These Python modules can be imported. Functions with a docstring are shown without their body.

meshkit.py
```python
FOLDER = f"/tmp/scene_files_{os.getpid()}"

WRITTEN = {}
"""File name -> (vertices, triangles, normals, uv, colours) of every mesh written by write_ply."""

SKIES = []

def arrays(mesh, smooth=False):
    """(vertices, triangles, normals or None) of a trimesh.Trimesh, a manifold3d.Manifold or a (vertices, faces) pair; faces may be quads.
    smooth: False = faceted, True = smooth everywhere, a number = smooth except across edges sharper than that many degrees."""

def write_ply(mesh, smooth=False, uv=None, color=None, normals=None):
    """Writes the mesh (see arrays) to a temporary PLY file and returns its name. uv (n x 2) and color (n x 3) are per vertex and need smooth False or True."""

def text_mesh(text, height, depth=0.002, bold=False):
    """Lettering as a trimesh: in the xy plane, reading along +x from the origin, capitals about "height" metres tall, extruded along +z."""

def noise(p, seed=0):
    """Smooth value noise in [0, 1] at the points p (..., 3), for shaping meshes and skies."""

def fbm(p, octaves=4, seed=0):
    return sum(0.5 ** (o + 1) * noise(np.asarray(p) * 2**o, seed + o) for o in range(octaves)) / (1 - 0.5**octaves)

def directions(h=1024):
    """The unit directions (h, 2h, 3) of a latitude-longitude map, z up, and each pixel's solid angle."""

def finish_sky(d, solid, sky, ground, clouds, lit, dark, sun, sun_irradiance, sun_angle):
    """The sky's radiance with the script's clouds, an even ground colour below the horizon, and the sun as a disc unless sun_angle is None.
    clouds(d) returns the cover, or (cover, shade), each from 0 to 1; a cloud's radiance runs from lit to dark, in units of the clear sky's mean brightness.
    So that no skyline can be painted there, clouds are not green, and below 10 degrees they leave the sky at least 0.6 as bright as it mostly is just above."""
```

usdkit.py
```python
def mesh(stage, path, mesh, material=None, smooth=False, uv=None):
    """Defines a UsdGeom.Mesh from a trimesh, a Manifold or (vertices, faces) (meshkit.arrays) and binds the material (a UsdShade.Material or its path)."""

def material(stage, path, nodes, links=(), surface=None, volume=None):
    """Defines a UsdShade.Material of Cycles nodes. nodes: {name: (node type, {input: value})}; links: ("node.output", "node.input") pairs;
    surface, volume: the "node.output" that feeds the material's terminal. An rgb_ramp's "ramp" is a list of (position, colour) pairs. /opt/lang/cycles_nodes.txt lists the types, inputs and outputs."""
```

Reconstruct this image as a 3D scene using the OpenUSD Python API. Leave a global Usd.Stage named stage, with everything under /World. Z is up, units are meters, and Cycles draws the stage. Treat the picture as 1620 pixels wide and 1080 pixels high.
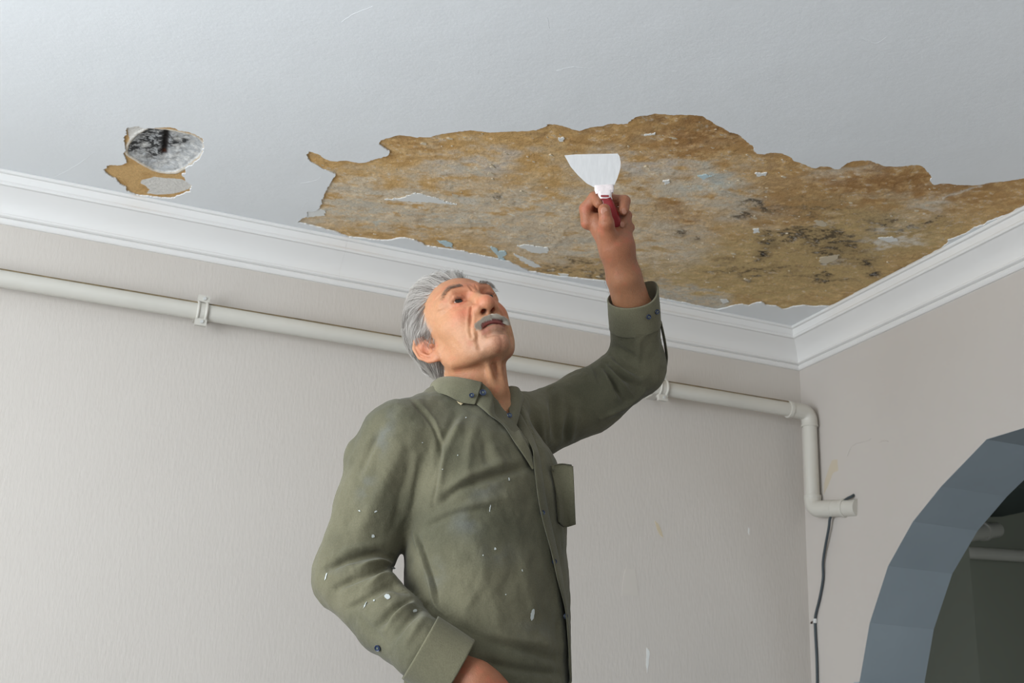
import math, random
import numpy as np, trimesh, shapely
from shapely.geometry import Polygon, Point, box as sbox
from shapely.ops import unary_union
import usdkit, meshkit
from pxr import Usd, UsdGeom, UsdLux, UsdShade, Gf, Sdf, Vt

stage = Usd.Stage.CreateInMemory()
UsdGeom.Xform.Define(stage, '/World')
ZOOM = (810, 540, 1.0)

# ---------------------------------------------------------------- camera
H = 2.70                                        # ceiling height
FPX = 1920.5                                    # focal length in pixels of a 1620 wide picture
YAW, PITCH, ROLL = 0.3767, 0.3366, 0.0446
CAM = np.array([-2.4955, -3.4783, H - 1.5194])
_f = np.array([math.sin(YAW) * math.cos(PITCH), math.cos(YAW) * math.cos(PITCH), math.sin(PITCH)])
_r = np.array([math.cos(YAW), -math.sin(YAW), 0.0]); _u = np.cross(_r, _f)
CR = math.cos(ROLL) * _r + math.sin(ROLL) * _u
CU = -math.sin(ROLL) * _r + math.cos(ROLL) * _u
CF = _f
cam = UsdGeom.Camera.Define(stage, '/World/camera')
m4 = Gf.Matrix4d(*[*CR, 0, *CU, 0, *(-CF), 0, *CAM, 1])
cam.AddTransformOp().Set(m4)
cam.CreateHorizontalApertureAttr(36.0 / ZOOM[2])
cam.CreateFocalLengthAttr(FPX / 1620 * 36)
cam.CreateHorizontalApertureOffsetAttr((ZOOM[0] - 810) / 1620 * 36)
cam.CreateVerticalApertureOffsetAttr(-(ZOOM[1] - 540) / 1620 * 36)
cam.CreateFStopAttr(9.0)
cam.CreateFocusDistanceAttr(2.25)
cam.CreateClippingRangeAttr((0.05, 200.0))
cam.CreateExposureAttr(0.0)

def ray(p): return CF + (p[0] - 810) / FPX * CR - (p[1] - 540) / FPX * CU
def at(p, d): return CAM + d * ray(p)            # a point at camera depth d
def hit(p, axis, val):
    d = ray(p); return CAM + (val - CAM[axis]) / d[axis] * d
def project(v):
    d = np.asarray(v, float) - CAM; z = d @ CF
    return np.stack([810 + FPX * (d @ CR) / z, 540 - FPX * (d @ CU) / z], -1), z

# ---------------------------------------------------------------- light: overcast daylight through the two windows of the room, plus an added passage lamp
sky = UsdLux.DomeLight.Define(stage, '/World/sky_light')
sky.CreateColorAttr(Gf.Vec3f(0.80, 0.90, 1.0)); sky.CreateIntensityAttr(0.6)
def rect_light(name, loc, normal, w, h, watts, col):
    l = UsdLux.RectLight.Define(stage, '/World/' + name)
    l.CreateWidthAttr(w); l.CreateHeightAttr(h); l.CreateIntensityAttr(watts); l.CreateColorAttr(Gf.Vec3f(*col))
    n = np.array(normal, float); n /= np.linalg.norm(n)
    x = np.cross([0, 0, 1.0], -n); x /= np.linalg.norm(x); y = np.cross(-n, x)
    l.AddTransformOp().Set(Gf.Matrix4d(*[*x, 0, *y, 0, *(-n), 0, *loc, 1]))
rect_light('window_daylight', (-4.32, -2.3, 1.55), (1, 0, 0), 2.35, 1.65, 8.6, (0.90, 0.955, 1.0))
rect_light('window_daylight_001', (-3.15, -7.22, 1.5), (0, 1, 0), 1.4, 1.45, 2.5, (0.88, 0.95, 1.0))
rect_light('window_daylight_002', (1.6, -3.35, 1.5), (0, 1, 0), 1.2, 1.2, 2.6, (0.86, 0.94, 1.0))  # added fill lamp to brighten the passage; no window opening behind it

# ---------------------------------------------------------------- helpers
def srgb(*c):
    c = np.asarray(c, float) / 255
    return tuple(np.where(c < 0.04045, c / 12.92, ((c + 0.055) / 1.055) ** 2.4))
_used = {}
def path_of(name, parent):
    base = parent if isinstance(parent, str) else (str(parent.GetPath()) if parent is not None else '/World')
    k = base + '/' + name; n = _used.get(k, 0); _used[k] = n + 1
    return k if n == 0 else f'{k}_{n:03d}'
def tag(p, label=None, cat=None, group=None, kind=None):
    p = p.GetPrim() if hasattr(p, 'GetPrim') else p
    for k, v in (('label', label), ('category', cat), ('group', group), ('kind', kind)):
        if v: p.SetCustomDataByKey(k, v)
    return p
def thing(name, label=None, cat=None, kind=None, group=None):
    return tag(UsdGeom.Xform.Define(stage, path_of(name, None)), label, cat, group, kind)
def obj(name, mesh, mat, parent=None, smooth=35, color=None, label=None, uv=None):
    m = usdkit.mesh(stage, path_of(name, parent), mesh, M[mat] if isinstance(mat, str) else mat, True if color is not None else smooth)
    if color is not None:
        UsdGeom.PrimvarsAPI(m).CreatePrimvar('Cd', Sdf.ValueTypeNames.Color3fArray, 'vertex').Set(Vt.Vec3fArray.FromNumpy(np.asarray(color, np.float32)))
    m.CreateDoubleSidedAttr(True)
    return tag(m.GetPrim(), label)
def bx(x0, x1, y0, y1, z0, z1):
    b = trimesh.creation.box((x1 - x0, y1 - y0, z1 - z0)); b.apply_translation(((x0 + x1) / 2, (y0 + y1) / 2, (z0 + z1) / 2)); return b
cat_ = trimesh.util.concatenate
def extrude(poly, h, M4=None):
    polys = getattr(poly, 'geoms', [poly])
    m = cat_([trimesh.creation.extrude_polygon(p, h, engine='earcut') for p in polys if p.area > 1e-9])
    if M4 is not None: m.apply_transform(M4)
    return m
def spline(pts, n):
    """Catmull-Rom through the points (k, d), n samples."""
    p = np.asarray(pts, float); q = np.vstack([2 * p[0] - p[1], p, 2 * p[-1] - p[-2]])
    t = np.linspace(0, len(p) - 1, n); i = np.minimum(t.astype(int), len(p) - 2); t = (t - i)[:, None]
    a, b, c, d = q[i], q[i + 1], q[i + 2], q[i + 3]
    return 0.5 * (2 * b + (c - a) * t + (2 * a - 5 * b + 4 * c - d) * t ** 2 + (3 * b - a - 3 * c + d) * t ** 3)
def tube(pts, r, sides=16, caps=True, inner=None):
    """Sweep of a circle (radius per point) along a polyline."""
    p = np.asarray(pts, float); r = np.broadcast_to(np.asarray(r, float), (len(p),))
    t = np.gradient(p, axis=0); t /= np.linalg.norm(t, axis=1, keepdims=True) + 1e-12
    a = np.cross(t[0], [0, 0, 1.0] if abs(t[0][2]) < 0.9 else [1.0, 0, 0]); a /= np.linalg.norm(a)
    A = [a]
    for k in range(1, len(p)):
        a = A[-1] - (A[-1] @ t[k]) * t[k]; A.append(a / np.linalg.norm(a))
    A = np.array(A); B = np.cross(t, A); ang = np.arange(sides) * 2 * np.pi / sides
    v = p[:, None] + r[:, None, None] * (np.cos(ang)[None, :, None] * A[:, None] + np.sin(ang)[None, :, None] * B[:, None])
    return grid_mesh(v, True, caps)
def grid_mesh(v, closed=False, caps=False):
    n, s = v.shape[:2]; f = []
    i, j = np.meshgrid(np.arange(n - 1), np.arange(s if closed else s - 1), indexing='ij'); i, j = i.ravel(), j.ravel(); k = (j + 1) % s
    q = np.stack([i * s + j, i * s + k, (i + 1) * s + k, (i + 1) * s + j], -1)
    f = np.vstack([q[:, [0, 1, 2]], q[:, [0, 2, 3]]]); V = v.reshape(-1, 3)
    if caps:
        V = np.vstack([V, v[0].mean(0), v[-1].mean(0)]); c0, c1 = n * s, n * s + 1; j = np.arange(s); k = (j + 1) % s
        f = np.vstack([f, np.stack([np.full(s, c0), k, j], -1), np.stack([np.full(s, c1), (n - 1) * s + j, (n - 1) * s + k], -1)])
    m = trimesh.Trimesh(V, f, process=False)
    if closed and caps and m.volume < 0: m.invert()
    return m
def thick_strip(a, b, th, nrm=None, bulge=0.0, rows=5):
    """A cloth-like band between the polylines a and b (same length), th thick along its normal."""
    a, b = np.asarray(a, float), np.asarray(b, float); s = np.linspace(0, 1, rows)[:, None, None]
    g = a[None] * (1 - s) + b[None] * s
    du = np.gradient(g, axis=1); dv = np.gradient(g, axis=0); n = np.cross(du, dv); n /= np.linalg.norm(n, axis=2, keepdims=True) + 1e-9
    if nrm is not None: n *= np.sign((n * nrm).sum(2, keepdims=True))
    g = g + n * bulge * np.sin(np.pi * s)
    out, inn = g + n * th / 2, g - n * th / 2
    ring = np.concatenate([out, inn[::-1]], 0)       # a closed section, swept along the band
    return grid_mesh(np.swapaxes(ring, 0, 1), True, True)
def unit(v): v = np.asarray(v, float); return v / (np.linalg.norm(v) + 1e-12)
def frame(o, z, xh=(0, 0, 1.0)):
    z = unit(z); x = np.asarray(xh, float) - np.dot(xh, z) * z; x = unit(x); y = np.cross(z, x)
    T = np.eye(4); T[:3, 0], T[:3, 1], T[:3, 2], T[:3, 3] = x, y, z, o; return T
def rough_outline(pts, step, amp, seed, scale=60.0):
    """A traced outline made ragged: resampled and pushed in and out by noise."""
    p = np.vstack([pts, pts[:1]]); L = np.r_[0, np.cumsum(np.linalg.norm(np.diff(p, axis=0), axis=1))]
    s = np.arange(0, L[-1], step); q = np.stack([np.interp(s, L, p[:, k]) for k in (0, 1)], -1)
    t = np.roll(q, -1, 0) - np.roll(q, 1, 0); n = np.stack([t[:, 1], -t[:, 0]], -1); n /= np.linalg.norm(n, axis=1, keepdims=True) + 1e-9
    k = np.stack([q[:, 0] * scale, q[:, 1] * scale, np.zeros(len(q))], -1)
    d = (meshkit.fbm(k, 4, seed) - 0.5) * 2 * amp + (meshkit.noise(k * 6, seed + 9) - 0.5) * amp * 0.5
    g = Polygon(q + n * d[:, None]).buffer(0)
    return max(g.geoms, key=lambda a: a.area) if hasattr(g, 'geoms') else g

# ---------------------------------------------------------------- materials
M = {}
def plain(name, col, rough=0.6, bump=None, spec=0.4, vary=None, coat=0.0, metal=0.0, extra=None, wave=None):
    """Principled with optional colour variation (scale, amount, stretch) and bump (scale, strength, distance, stretch)."""
    nodes = {'p': ('principled_bsdf', dict(base_color=col, roughness=rough, specular_ior_level=spec, coat_weight=coat, metallic=metal, **(extra or {}))), 'g': ('geometry', {})}
    links = []
    if vary:
        sc, am, st = vary
        nodes.update(mv=('mapping', dict(scale=st)), nv=('noise_texture', dict(scale=sc, detail=5, roughness=0.6)),
                     rv=('rgb_ramp', dict(ramp=[(0.3, tuple(np.array(col) * (1 - am))), (0.7, tuple(np.minimum(1, np.array(col) * (1 + am))))])))
        links += [('g.position', 'mv.vector'), ('mv.vector', 'nv.vector'), ('nv.fac', 'rv.fac'), ('rv.color', 'p.base_color')]
    if bump:
        sc, stg, dist, st = bump
        nodes.update(mb=('mapping', dict(scale=st)), nb=('noise_texture', dict(scale=sc, detail=4, roughness=0.55)), b=('bump', dict(strength=stg, distance=dist)))
        links += [('g.position', 'mb.vector'), ('mb.vector', 'nb.vector'), ('nb.fac', 'b.height'), ('b.normal', 'p.normal')]
    if bump and wave:                                   # slow unevenness of the trowelled coat under the roller grain
        nodes.update(nw=('noise_texture', dict(scale=wave[0], detail=3)), bw=('bump', dict(strength=wave[1], distance=wave[2])))
        links += [('g.position', 'nw.vector'), ('nw.fac', 'bw.height'), ('bw.normal', 'b.normal')]
    M[name] = usdkit.material(stage, '/World/Looks/' + name, nodes, links, surface='p.BSDF')
def vcol(name, rough=0.6, bump=None, spec=0.4, extra=None, grain=None):
    """Principled coloured by the mesh's own colours (primvar Cd)."""
    nodes = {'a': ('attribute', dict(attribute='Cd')), 'p': ('principled_bsdf', dict(roughness=rough, specular_ior_level=spec, **(extra or {}))), 'g': ('geometry', {})}
    links = [('a.color', 'p.base_color')]
    if grain:
        nodes.update(ng=('noise_texture', dict(scale=grain[0], detail=6, roughness=0.7)), rg=('rgb_ramp', dict(ramp=[(0.25, (1 - grain[1],) * 3), (0.75, (1 + grain[1],) * 3)])), mg=('mix', dict(mix_type='multiply', fac=1.0)))
        links = [('g.position', 'ng.vector'), ('ng.fac', 'rg.fac'), ('a.color', 'mg.color1'), ('rg.color', 'mg.color2'), ('mg.color', 'p.base_color')]
    if bump:
        sc, stg, dist, st = bump
        nodes.update(mb=('mapping', dict(scale=st)), nb=('noise_texture', dict(scale=sc, detail=5, roughness=0.6)), b=('bump', dict(strength=stg, distance=dist)))
        links += [('g.position', 'mb.vector'), ('mb.vector', 'nb.vector'), ('nb.fac', 'b.height'), ('b.normal', 'p.normal')]
    M[name] = usdkit.material(stage, '/World/Looks/' + name, nodes, links, surface='p.BSDF')
plain('wall_paint', srgb(204, 197, 189), 0.75, (80, 0.30, 0.003, (1.6, 1.6, 0.40)), 0.25, (1.3, 0.02, (1, 1, 1)))
plain('smooth_wall_paint', srgb(200, 193, 186), 0.7, (30, 0.25, 0.003, (1, 1, 1)), 0.25, (1.1, 0.025, (1, 1, 1)))
plain('ceiling_paint', srgb(232, 234, 235), 0.7, (95, 0.16, 0.003, (1, 1, 1)), 0.25, (1.5, 0.012, (1, 1, 1)), wave=(3.0, 0.16, 0.03))
plain('cornice_paint', srgb(230, 228, 225), 0.55, (40, 0.08, 0.002, (1, 1, 1)), 0.3)
plain('arch_paint', srgb(160, 170, 176), 0.6, (45, 0.2, 0.002, (1, 1, 1)), 0.3, (3, 0.04, (1, 1, 1)))
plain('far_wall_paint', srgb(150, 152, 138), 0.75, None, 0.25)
plain('soffit_painted_shade', srgb(84, 92, 88), 0.75, None, 0.25)  # dark grey carries the shade of the soffit's underside
plain('floor_tile', srgb(132, 133, 135), 0.5, None, 0.4, (4, 0.1, (1, 1, 1)))
plain('pipe_plastic', srgb(206, 202, 192), 0.38, (60, 0.06, 0.001, (1, 1, 1)), 0.5, (7, 0.03, (1, 1, 1)))
plain('pipe_dirt', srgb(120, 104, 76), 0.8, None, 0.2, (40, 0.3, (1, 1, 1)))
plain('cable_rubber', srgb(62, 70, 74), 0.5, None, 0.4)
plain('clip_plastic', srgb(205, 205, 202), 0.4)
plain('old_metal', srgb(70, 50, 40), 0.7, None, 0.4)
plain('white_flake', srgb(226, 226, 222), 0.7, (90, 0.3, 0.002, (1, 1, 1)), 0.25)
plain('blue_flake', srgb(192, 212, 216), 0.7, (90, 0.3, 0.002, (1, 1, 1)), 0.25)
plain('beige_flake', srgb(204, 190, 164), 0.7, (90, 0.3, 0.002, (1, 1, 1)), 0.25)
plain('paler_paint', srgb(206, 199, 190), 0.7, None, 0.25)
plain('steel_blade', srgb(206, 204, 202), 0.5, (120, 0.1, 0.001, (1, 1, 1)), 0.5, (60, 0.05, (3, 3, 0.3)), metal=0.15)
plain('white_ferrule', srgb(226, 214, 212), 0.5, (200, 0.2, 0.001, (1, 1, 1)), 0.4, (120, 0.12, (1, 1, 1)))
plain('red_handle', srgb(132, 20, 24), 0.35, None, 0.5)
plain('button_blue', srgb(34, 46, 70), 0.25, None, 0.6)
plain('button_hole', srgb(12, 16, 26), 0.5)
plain('thread', srgb(120, 126, 106), 0.9)
plain('dried_paint', srgb(182, 186, 182), 0.6)
plain('damp_stain', srgb(200, 188, 168), 0.75)
plain('cream_paper', srgb(214, 196, 158), 0.7)
plain('trouser_cloth', srgb(52, 54, 56), 0.9, (300, 0.3, 0.001, (1, 1, 1)), 0.1)
plain('shoe_leather', srgb(48, 40, 34), 0.5)
plain('stool_wood', srgb(168, 132, 92), 0.55, None, 0.3, (9, 0.15, (1, 10, 1)))
plain('nail', srgb(172, 120, 98), 0.35)
plain('eye_white', srgb(160, 140, 128), 0.15, None, 0.5)
plain('iris', srgb(42, 34, 28), 0.1, None, 0.6)
plain('teeth', srgb(205, 190, 160), 0.3)
plain('mouth_inside', srgb(58, 22, 20), 0.5)
plain('nostril_inside', srgb(40, 18, 14), 0.7)
plain('glass_dark', srgb(40, 44, 50), 0.2)
vcol('skin', 0.46, (380, 0.6, 0.0014, (1, 1, 1)), 0.35, dict(subsurface_weight=0.12, subsurface_scale=0.006, subsurface_radius=(1.0, 0.35, 0.2)))
vcol('bare_plaster', 0.85, (120, 0.7, 0.004, (1, 1, 1)), 0.2, None, (140, 0.16))
vcol('shirt_cloth', 0.9, (420, 0.55, 0.0012, (1, 1, 1)), 0.12, dict(sheen_weight=0.12, sheen_roughness=0.5), (330, 0.16))
def hair_mat(name, a, b):
    M[name] = usdkit.material(stage, '/World/Looks/' + name, {'h': ('hair_info', {}), 'r': ('rgb_ramp', dict(ramp=[(0, a), (1, b)])), 'n': ('white_noise_texture', dict(dimensions='1D')), 'p': ('principled_bsdf', dict(roughness=0.42, specular_ior_level=0.4))},
                              [('h.index', 'n.w'), ('n.value', 'r.fac'), ('r.color', 'p.base_color')], surface='p.BSDF')
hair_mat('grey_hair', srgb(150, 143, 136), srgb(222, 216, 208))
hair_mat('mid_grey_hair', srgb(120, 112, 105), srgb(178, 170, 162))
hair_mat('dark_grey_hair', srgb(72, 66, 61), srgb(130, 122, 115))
hair_mat('white_whisker', srgb(112, 100, 86), srgb(226, 216, 200))
hair_mat('dark_brow', srgb(62, 52, 44), srgb(140, 126, 112))
hair_mat('arm_hair', srgb(90, 68, 52), srgb(150, 120, 96))

# ---------------------------------------------------------------- the room
def structure(name): return thing(name, kind='structure')
X0, Y0 = -4.3, -7.2
W = 0.25
BIG_PX = [(483,244),(490,239.5),(498,243),(506.5,246),(513,251),(521,254),(533,255),(546,254),(560,256),(574.6,258.5),(590,254),(605,250),(613,246),(616,239.5),(606,233),(599.6,228),(602,222),(610,219),(628,215),(646,215),(660,217),(682,217),(689,214),(696,212),(720,209),(746,205.5),(762,208),(779,210),(812,208),(847,207),(856,204),(863,201),(864.6,196),(876,196),(890,199),(903,204),(916.5,207),(926,203),(936,201),(952,199),(968,195),(980,196),(993.5,196),(998,190),(1008,185),(1024,182),(1036,180),(1061,182),(1082,181),(1102,182),(1112,184),(1118,188),(1127,194),(1134,198),(1146,205),(1155,208),(1166,212),(1175,217),(1184,225),(1191,232),(1195,239),(1199.6,243),(1209,244),(1220,242),(1234,243),(1248.5,249),(1257,255),(1265,257),(1278,263),(1289,265.5),(1299,263),(1309.6,263.5),(1318,267),(1326,267.6),(1334,263),(1342,258),(1354,255),(1366.6,253),(1380,256),(1391,259),(1402,263),(1415.5,263.5),(1430,262),(1444,260),(1453,261),(1460,263.5),(1466,270),(1470.5,278),(1472,286),(1478.6,292),(1490,290),(1505,291),(1525,293),(1546,293),(1558,292),(1570,289),(1580,288),(1590.6,287),(1605,284),(1620,283),(1660,278),(1700,268),(1740,262),(1770,255),(1790,235),
          (1760,262),(1700,285),(1640,316),(1620,327),(1600,336),(1580,345),(1562,352),(1554,357),(1542,361),(1528,369),(1512,375),(1499,379.6),(1500,384),(1494,390),(1450,415),(1400,443),(1346,473),(1332,480),(1313.6,485),(1300,484),(1285,485.5),(1270,483),(1260.7,484.7),(1250,487),(1240,489.6),(1232,486),(1224,483.5),(1212,483),(1205,478),(1195.5,479),(1185,484),(1175,481.5),(1163,482),(1150,486),(1135,490),(1110,485),(1080,479),(1040,471),(1000,462),(958,445),(930,442),(900,439),(880,437),(865,435),(850,432),(836,428.5),(820,421),(804,414),(780,408),(757,403.5),(735,398),(711,394.5),(695,393),(675,389),(665,384),(655,379.5),(640,377),(628,378),(615,380.5),(603,380),(578,378),(553,375),(536,369),(521,364),(505,360),(492,357),(471,352),(475,348),(481.5,344),(487,340),(487,335.5),(498,334),(506.5,329),(508,322),(506.5,317.5),(512,310),(515.5,303),(522,292),(528,282),(531.6,276),(521,271),(510,267),(499,260),(488.6,254)]
SMALL_PX = [(163.7,269),(169.6,263),(178,261),(190,261),(196,260),(199,258.5),(198.5,249.6),(195,243),(199,238),(197,227.4),(197,218),(198.5,212.6),(200,202),(209,201),(218.5,200),(228,203),(236,203.7),(246,202),(257,202),(269,201.5),(276,203),(282,206),(295,209),(307,212),(319,218.5),(323,230),(320.7,242),(316,249),(312,254),(304,261.5),(297,264),(294,268),(293,275),(288,276),(294,287),(303,294),(302,299),(300,304),(292,306),(284,310),(276,313),(269,314),(252,313),(235,311),(225,310),(215.6,309),(208,306),(200.7,302),(198,296),(190,292),(187,288),(184.4,284),(176,280),(169.6,276)]
OVAL_PX = [(235,205),(257,207.4),(282,211),(309,218.5),(320.7,230),(318,245),(303,258.5),(288,269),(273,275),(249.6,272.6),(232,264.5),(217,255.6),(202,245),(205,230),(217,215.6)]
def on_ceiling(px, z=H): return np.array([hit(p, 2, z)[:2] for p in px])
big = rough_outline(on_ceiling(BIG_PX), 0.004, 0.006, 3, 45)
small = rough_outline(on_ceiling(SMALL_PX), 0.0015, 0.0050, 5, 110)
oval_pts = np.array(spline(np.vstack([on_ceiling(OVAL_PX), on_ceiling(OVAL_PX[:1])]), 121)[:-1])
oval = rough_outline(oval_pts, 0.002, 0.002, 8, 90)
CORN = 0.089
room_poly = sbox(X0, Y0, 0.0, 0.0)
TH = 0.004
ceil = structure('ceiling')
def slab(poly, z0, h):
    m = extrude(poly, h); m.apply_translation((0, 0, z0)); return m
clip_big = big.intersection(sbox(-5, -5, -CORN + 0.004, -CORN + 0.004))
obj('paint_layer', slab(room_poly.difference(clip_big).difference(small), H, TH), 'ceiling_paint', ceil, smooth=False)
obj('slab', bx(X0, 0, Y0, 0, H + 0.09, H + 0.25), 'ceiling_paint', ceil, smooth=False)

def mixc(a, b, t): t = np.clip(t, 0, 1)[..., None]; return a * (1 - t) + np.asarray(b) * t
def sstep(x, a, b): t = np.clip((x - a) / (b - a), 0, 1); return t * t * (3 - 2 * t)
def blob(px, cx, cy, rx, ry, ang=0.0):
    c, s = math.cos(math.radians(ang)), math.sin(math.radians(ang)); dx, dy = px[:, 0] - cx, px[:, 1] - cy
    return np.exp(-(((dx * c + dy * s) / rx) ** 2 + ((-dx * s + dy * c) / ry) ** 2))

def plaster_patch(poly, step, pad, zfun, colfun, name, label):
    x0, y0, x1, y1 = poly.bounds; xs = np.arange(x0 - pad, x1 + pad + step, step); ys = np.arange(y0 - pad, y1 + pad + step, step)
    gx, gy = np.meshgrid(xs, ys); P = np.stack([gx.ravel(), gy.ravel()], -1)
    keep = shapely.contains_xy(poly.buffer(pad), P[:, 0], P[:, 1])
    v = np.column_stack([P, zfun(P)])
    n = gx.shape[1]; i = np.arange(gx.size).reshape(gx.shape)
    q = np.stack([i[:-1, :-1], i[1:, :-1], i[1:, 1:], i[:-1, 1:]], -1).reshape(-1, 4)       # wound to face down
    q = q[keep[q].all(1)]; f = np.vstack([q[:, [0, 1, 2]], q[:, [0, 2, 3]]])
    used = np.unique(f); remap = np.full(len(v), -1); remap[used] = np.arange(len(used)); v, f = v[used], remap[f]
    col = colfun(v)
    return obj(name, (v, f), 'bare_plaster', ceil, color=col, label=label)

OCH, OCH2, BRN, RUST = map(np.array, (srgb(192, 154, 100), srgb(204, 172, 122), srgb(166, 130, 86), srgb(168, 124, 74)))
BEI, GRY, LAV, YEL, MLD, WHT, BLU = map(np.array, (srgb(204, 188, 164), srgb(190, 183, 168), srgb(194, 182, 170), srgb(196, 170, 120), srgb(62, 54, 46), srgb(214, 208, 196), srgb(178, 192, 192)))
def big_colour(v):
    px, _ = project(v)
    along, across = v[:, 0] * .93 - v[:, 1] * .37, v[:, 0] * .37 + v[:, 1] * .93          # stains run across the room
    k = np.column_stack([along, across * 1.5, np.zeros(len(v))])
    w1 = meshkit.fbm(k * 7, 5, 11); w2 = meshkit.fbm(k * 18 + 5, 5, 21); w3 = meshkit.fbm(k * 50 + 9, 4, 31); w4 = meshkit.fbm(k * np.array([10, 14, 1.0]) + 3, 6, 41); w5 = meshkit.fbm(k * 120, 3, 51)
    q = px + np.column_stack([(w1 - 0.5) * 120, (w2 - 0.5) * 60])       # ragged stains
    B = lambda *a: blob(q, *a)
    right = sstep(px[:, 0], 850, 1250)
    c = mixc(np.broadcast_to(OCH, (len(v), 3)), OCH2, sstep(w2, 0.35, 0.7))
    c = mixc(c, BRN, right * 0.40 + 0.25 * sstep(w4, 0.5, 0.75))
    tan = B(1130, 430, 190, 50) + B(1290, 420, 150, 60) + B(1420, 360, 120, 40)
    c = mixc(c, YEL * 0.86, np.clip(tan, 0, 0.9))
    rust = 1.1 * B(1400, 285, 120, 30) + B(1100, 215, 110, 34) + 0.9 * B(1060, 330, 40, 45) + 0.7 * B(1230, 330, 50, 24) + 0.6 * B(900, 222, 90, 16) + 0.6 * B(640, 225, 60, 14) + 0.5 * B(1540, 310, 80, 20)
    c = mixc(c, RUST * 0.82, np.clip(rust * (0.55 + 0.9 * w2), 0, 0.95))
    bei = B(590, 318, 130, 34) + 0.8 * B(740, 262, 70, 22) + 0.9 * B(820, 335, 130, 36) + 0.7 * B(1000, 285, 60, 30) + 0.9 * B(1130, 300, 80, 36, 20) + 0.7 * B(700, 355, 120, 18) + 0.8 * B(880, 385, 90, 30) + 0.7 * B(1040, 395, 70, 40) + 0.5 * B(1330, 275, 60, 14) + 0.5 * B(1450, 330, 60, 18)
    c = mixc(c, BEI, np.clip(bei * 1.9 * sstep(w4 * 0.35 + w2 * 0.45 + w3 * .2, 0.30, 0.56), 0, 0.94))
    c = mixc(c, GRY, np.clip(bei * sstep(w4, 0.5, 0.66) * 0.8, 0, 0.8))
    c = mixc(c, LAV, np.clip(B(750, 258, 70, 22) + B(1010, 262, 80, 16), 0, 0.75) * sstep(w2, 0.35, 0.6))
    grey = sstep(px[:, 1] - (463 + 0.12 * (px[:, 0] - 1090)) + (w2 - 0.5) * 50, -14, 4) * sstep(px[:, 0], 1000, 1030) * (1 - sstep(px[:, 0], 1140, 1170))
    c = mixc(c, GRY, grey)
    # the ochre rim that stayed clean along the upper and the lower left edge
    rim = sstep(w1, 0.3, 0.6) * (B(650, 385, 160, 14) + B(540, 262, 60, 14) + B(780, 212, 150, 9) + 0.5 * B(560, 355, 60, 10))
    c = mixc(c, OCH, np.clip(rim, 0, 0.9))
    c = mixc(c, OCH2 * 1.08, 0.35 * sstep(w3, 0.52, 0.62)); c = mixc(c, BRN * .85, 0.30 * sstep(w5 * .5 + w2 * .5, 0.54, 0.64))
    # mould
    ml = 1.1 * B(1332, 384, 46, 12) + 0.9 * B(1300, 398, 30, 12) + 0.8 * B(1250, 372, 60, 7) + 0.9 * B(1305, 441, 42, 7) + 0.6 * B(1200, 428, 60, 8) + 0.7 * B(1385, 350, 26, 10) + 0.7 * B(1485, 350, 18, 8) + 0.7 * B(1440, 360, 30, 8) + 0.5 * B(1210, 325, 50, 14) + 0.6 * B(1180, 320, 22, 9) + 0.4 * B(1300, 330, 50, 10) + 0.6 * B(905, 428, 70, 9) + 0.5 * B(985, 432, 30, 6) + 0.3 * B(1085, 195, 60, 10) + 0.35 * B(1370, 400, 50, 20)
    speck = sstep(w3 * 0.65 + w5 * 0.35, 0.45, 0.58)
    c = mixc(c, MLD, np.clip(ml * 1.15 * speck + 0.30 * ml, 0, 0.85))
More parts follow.
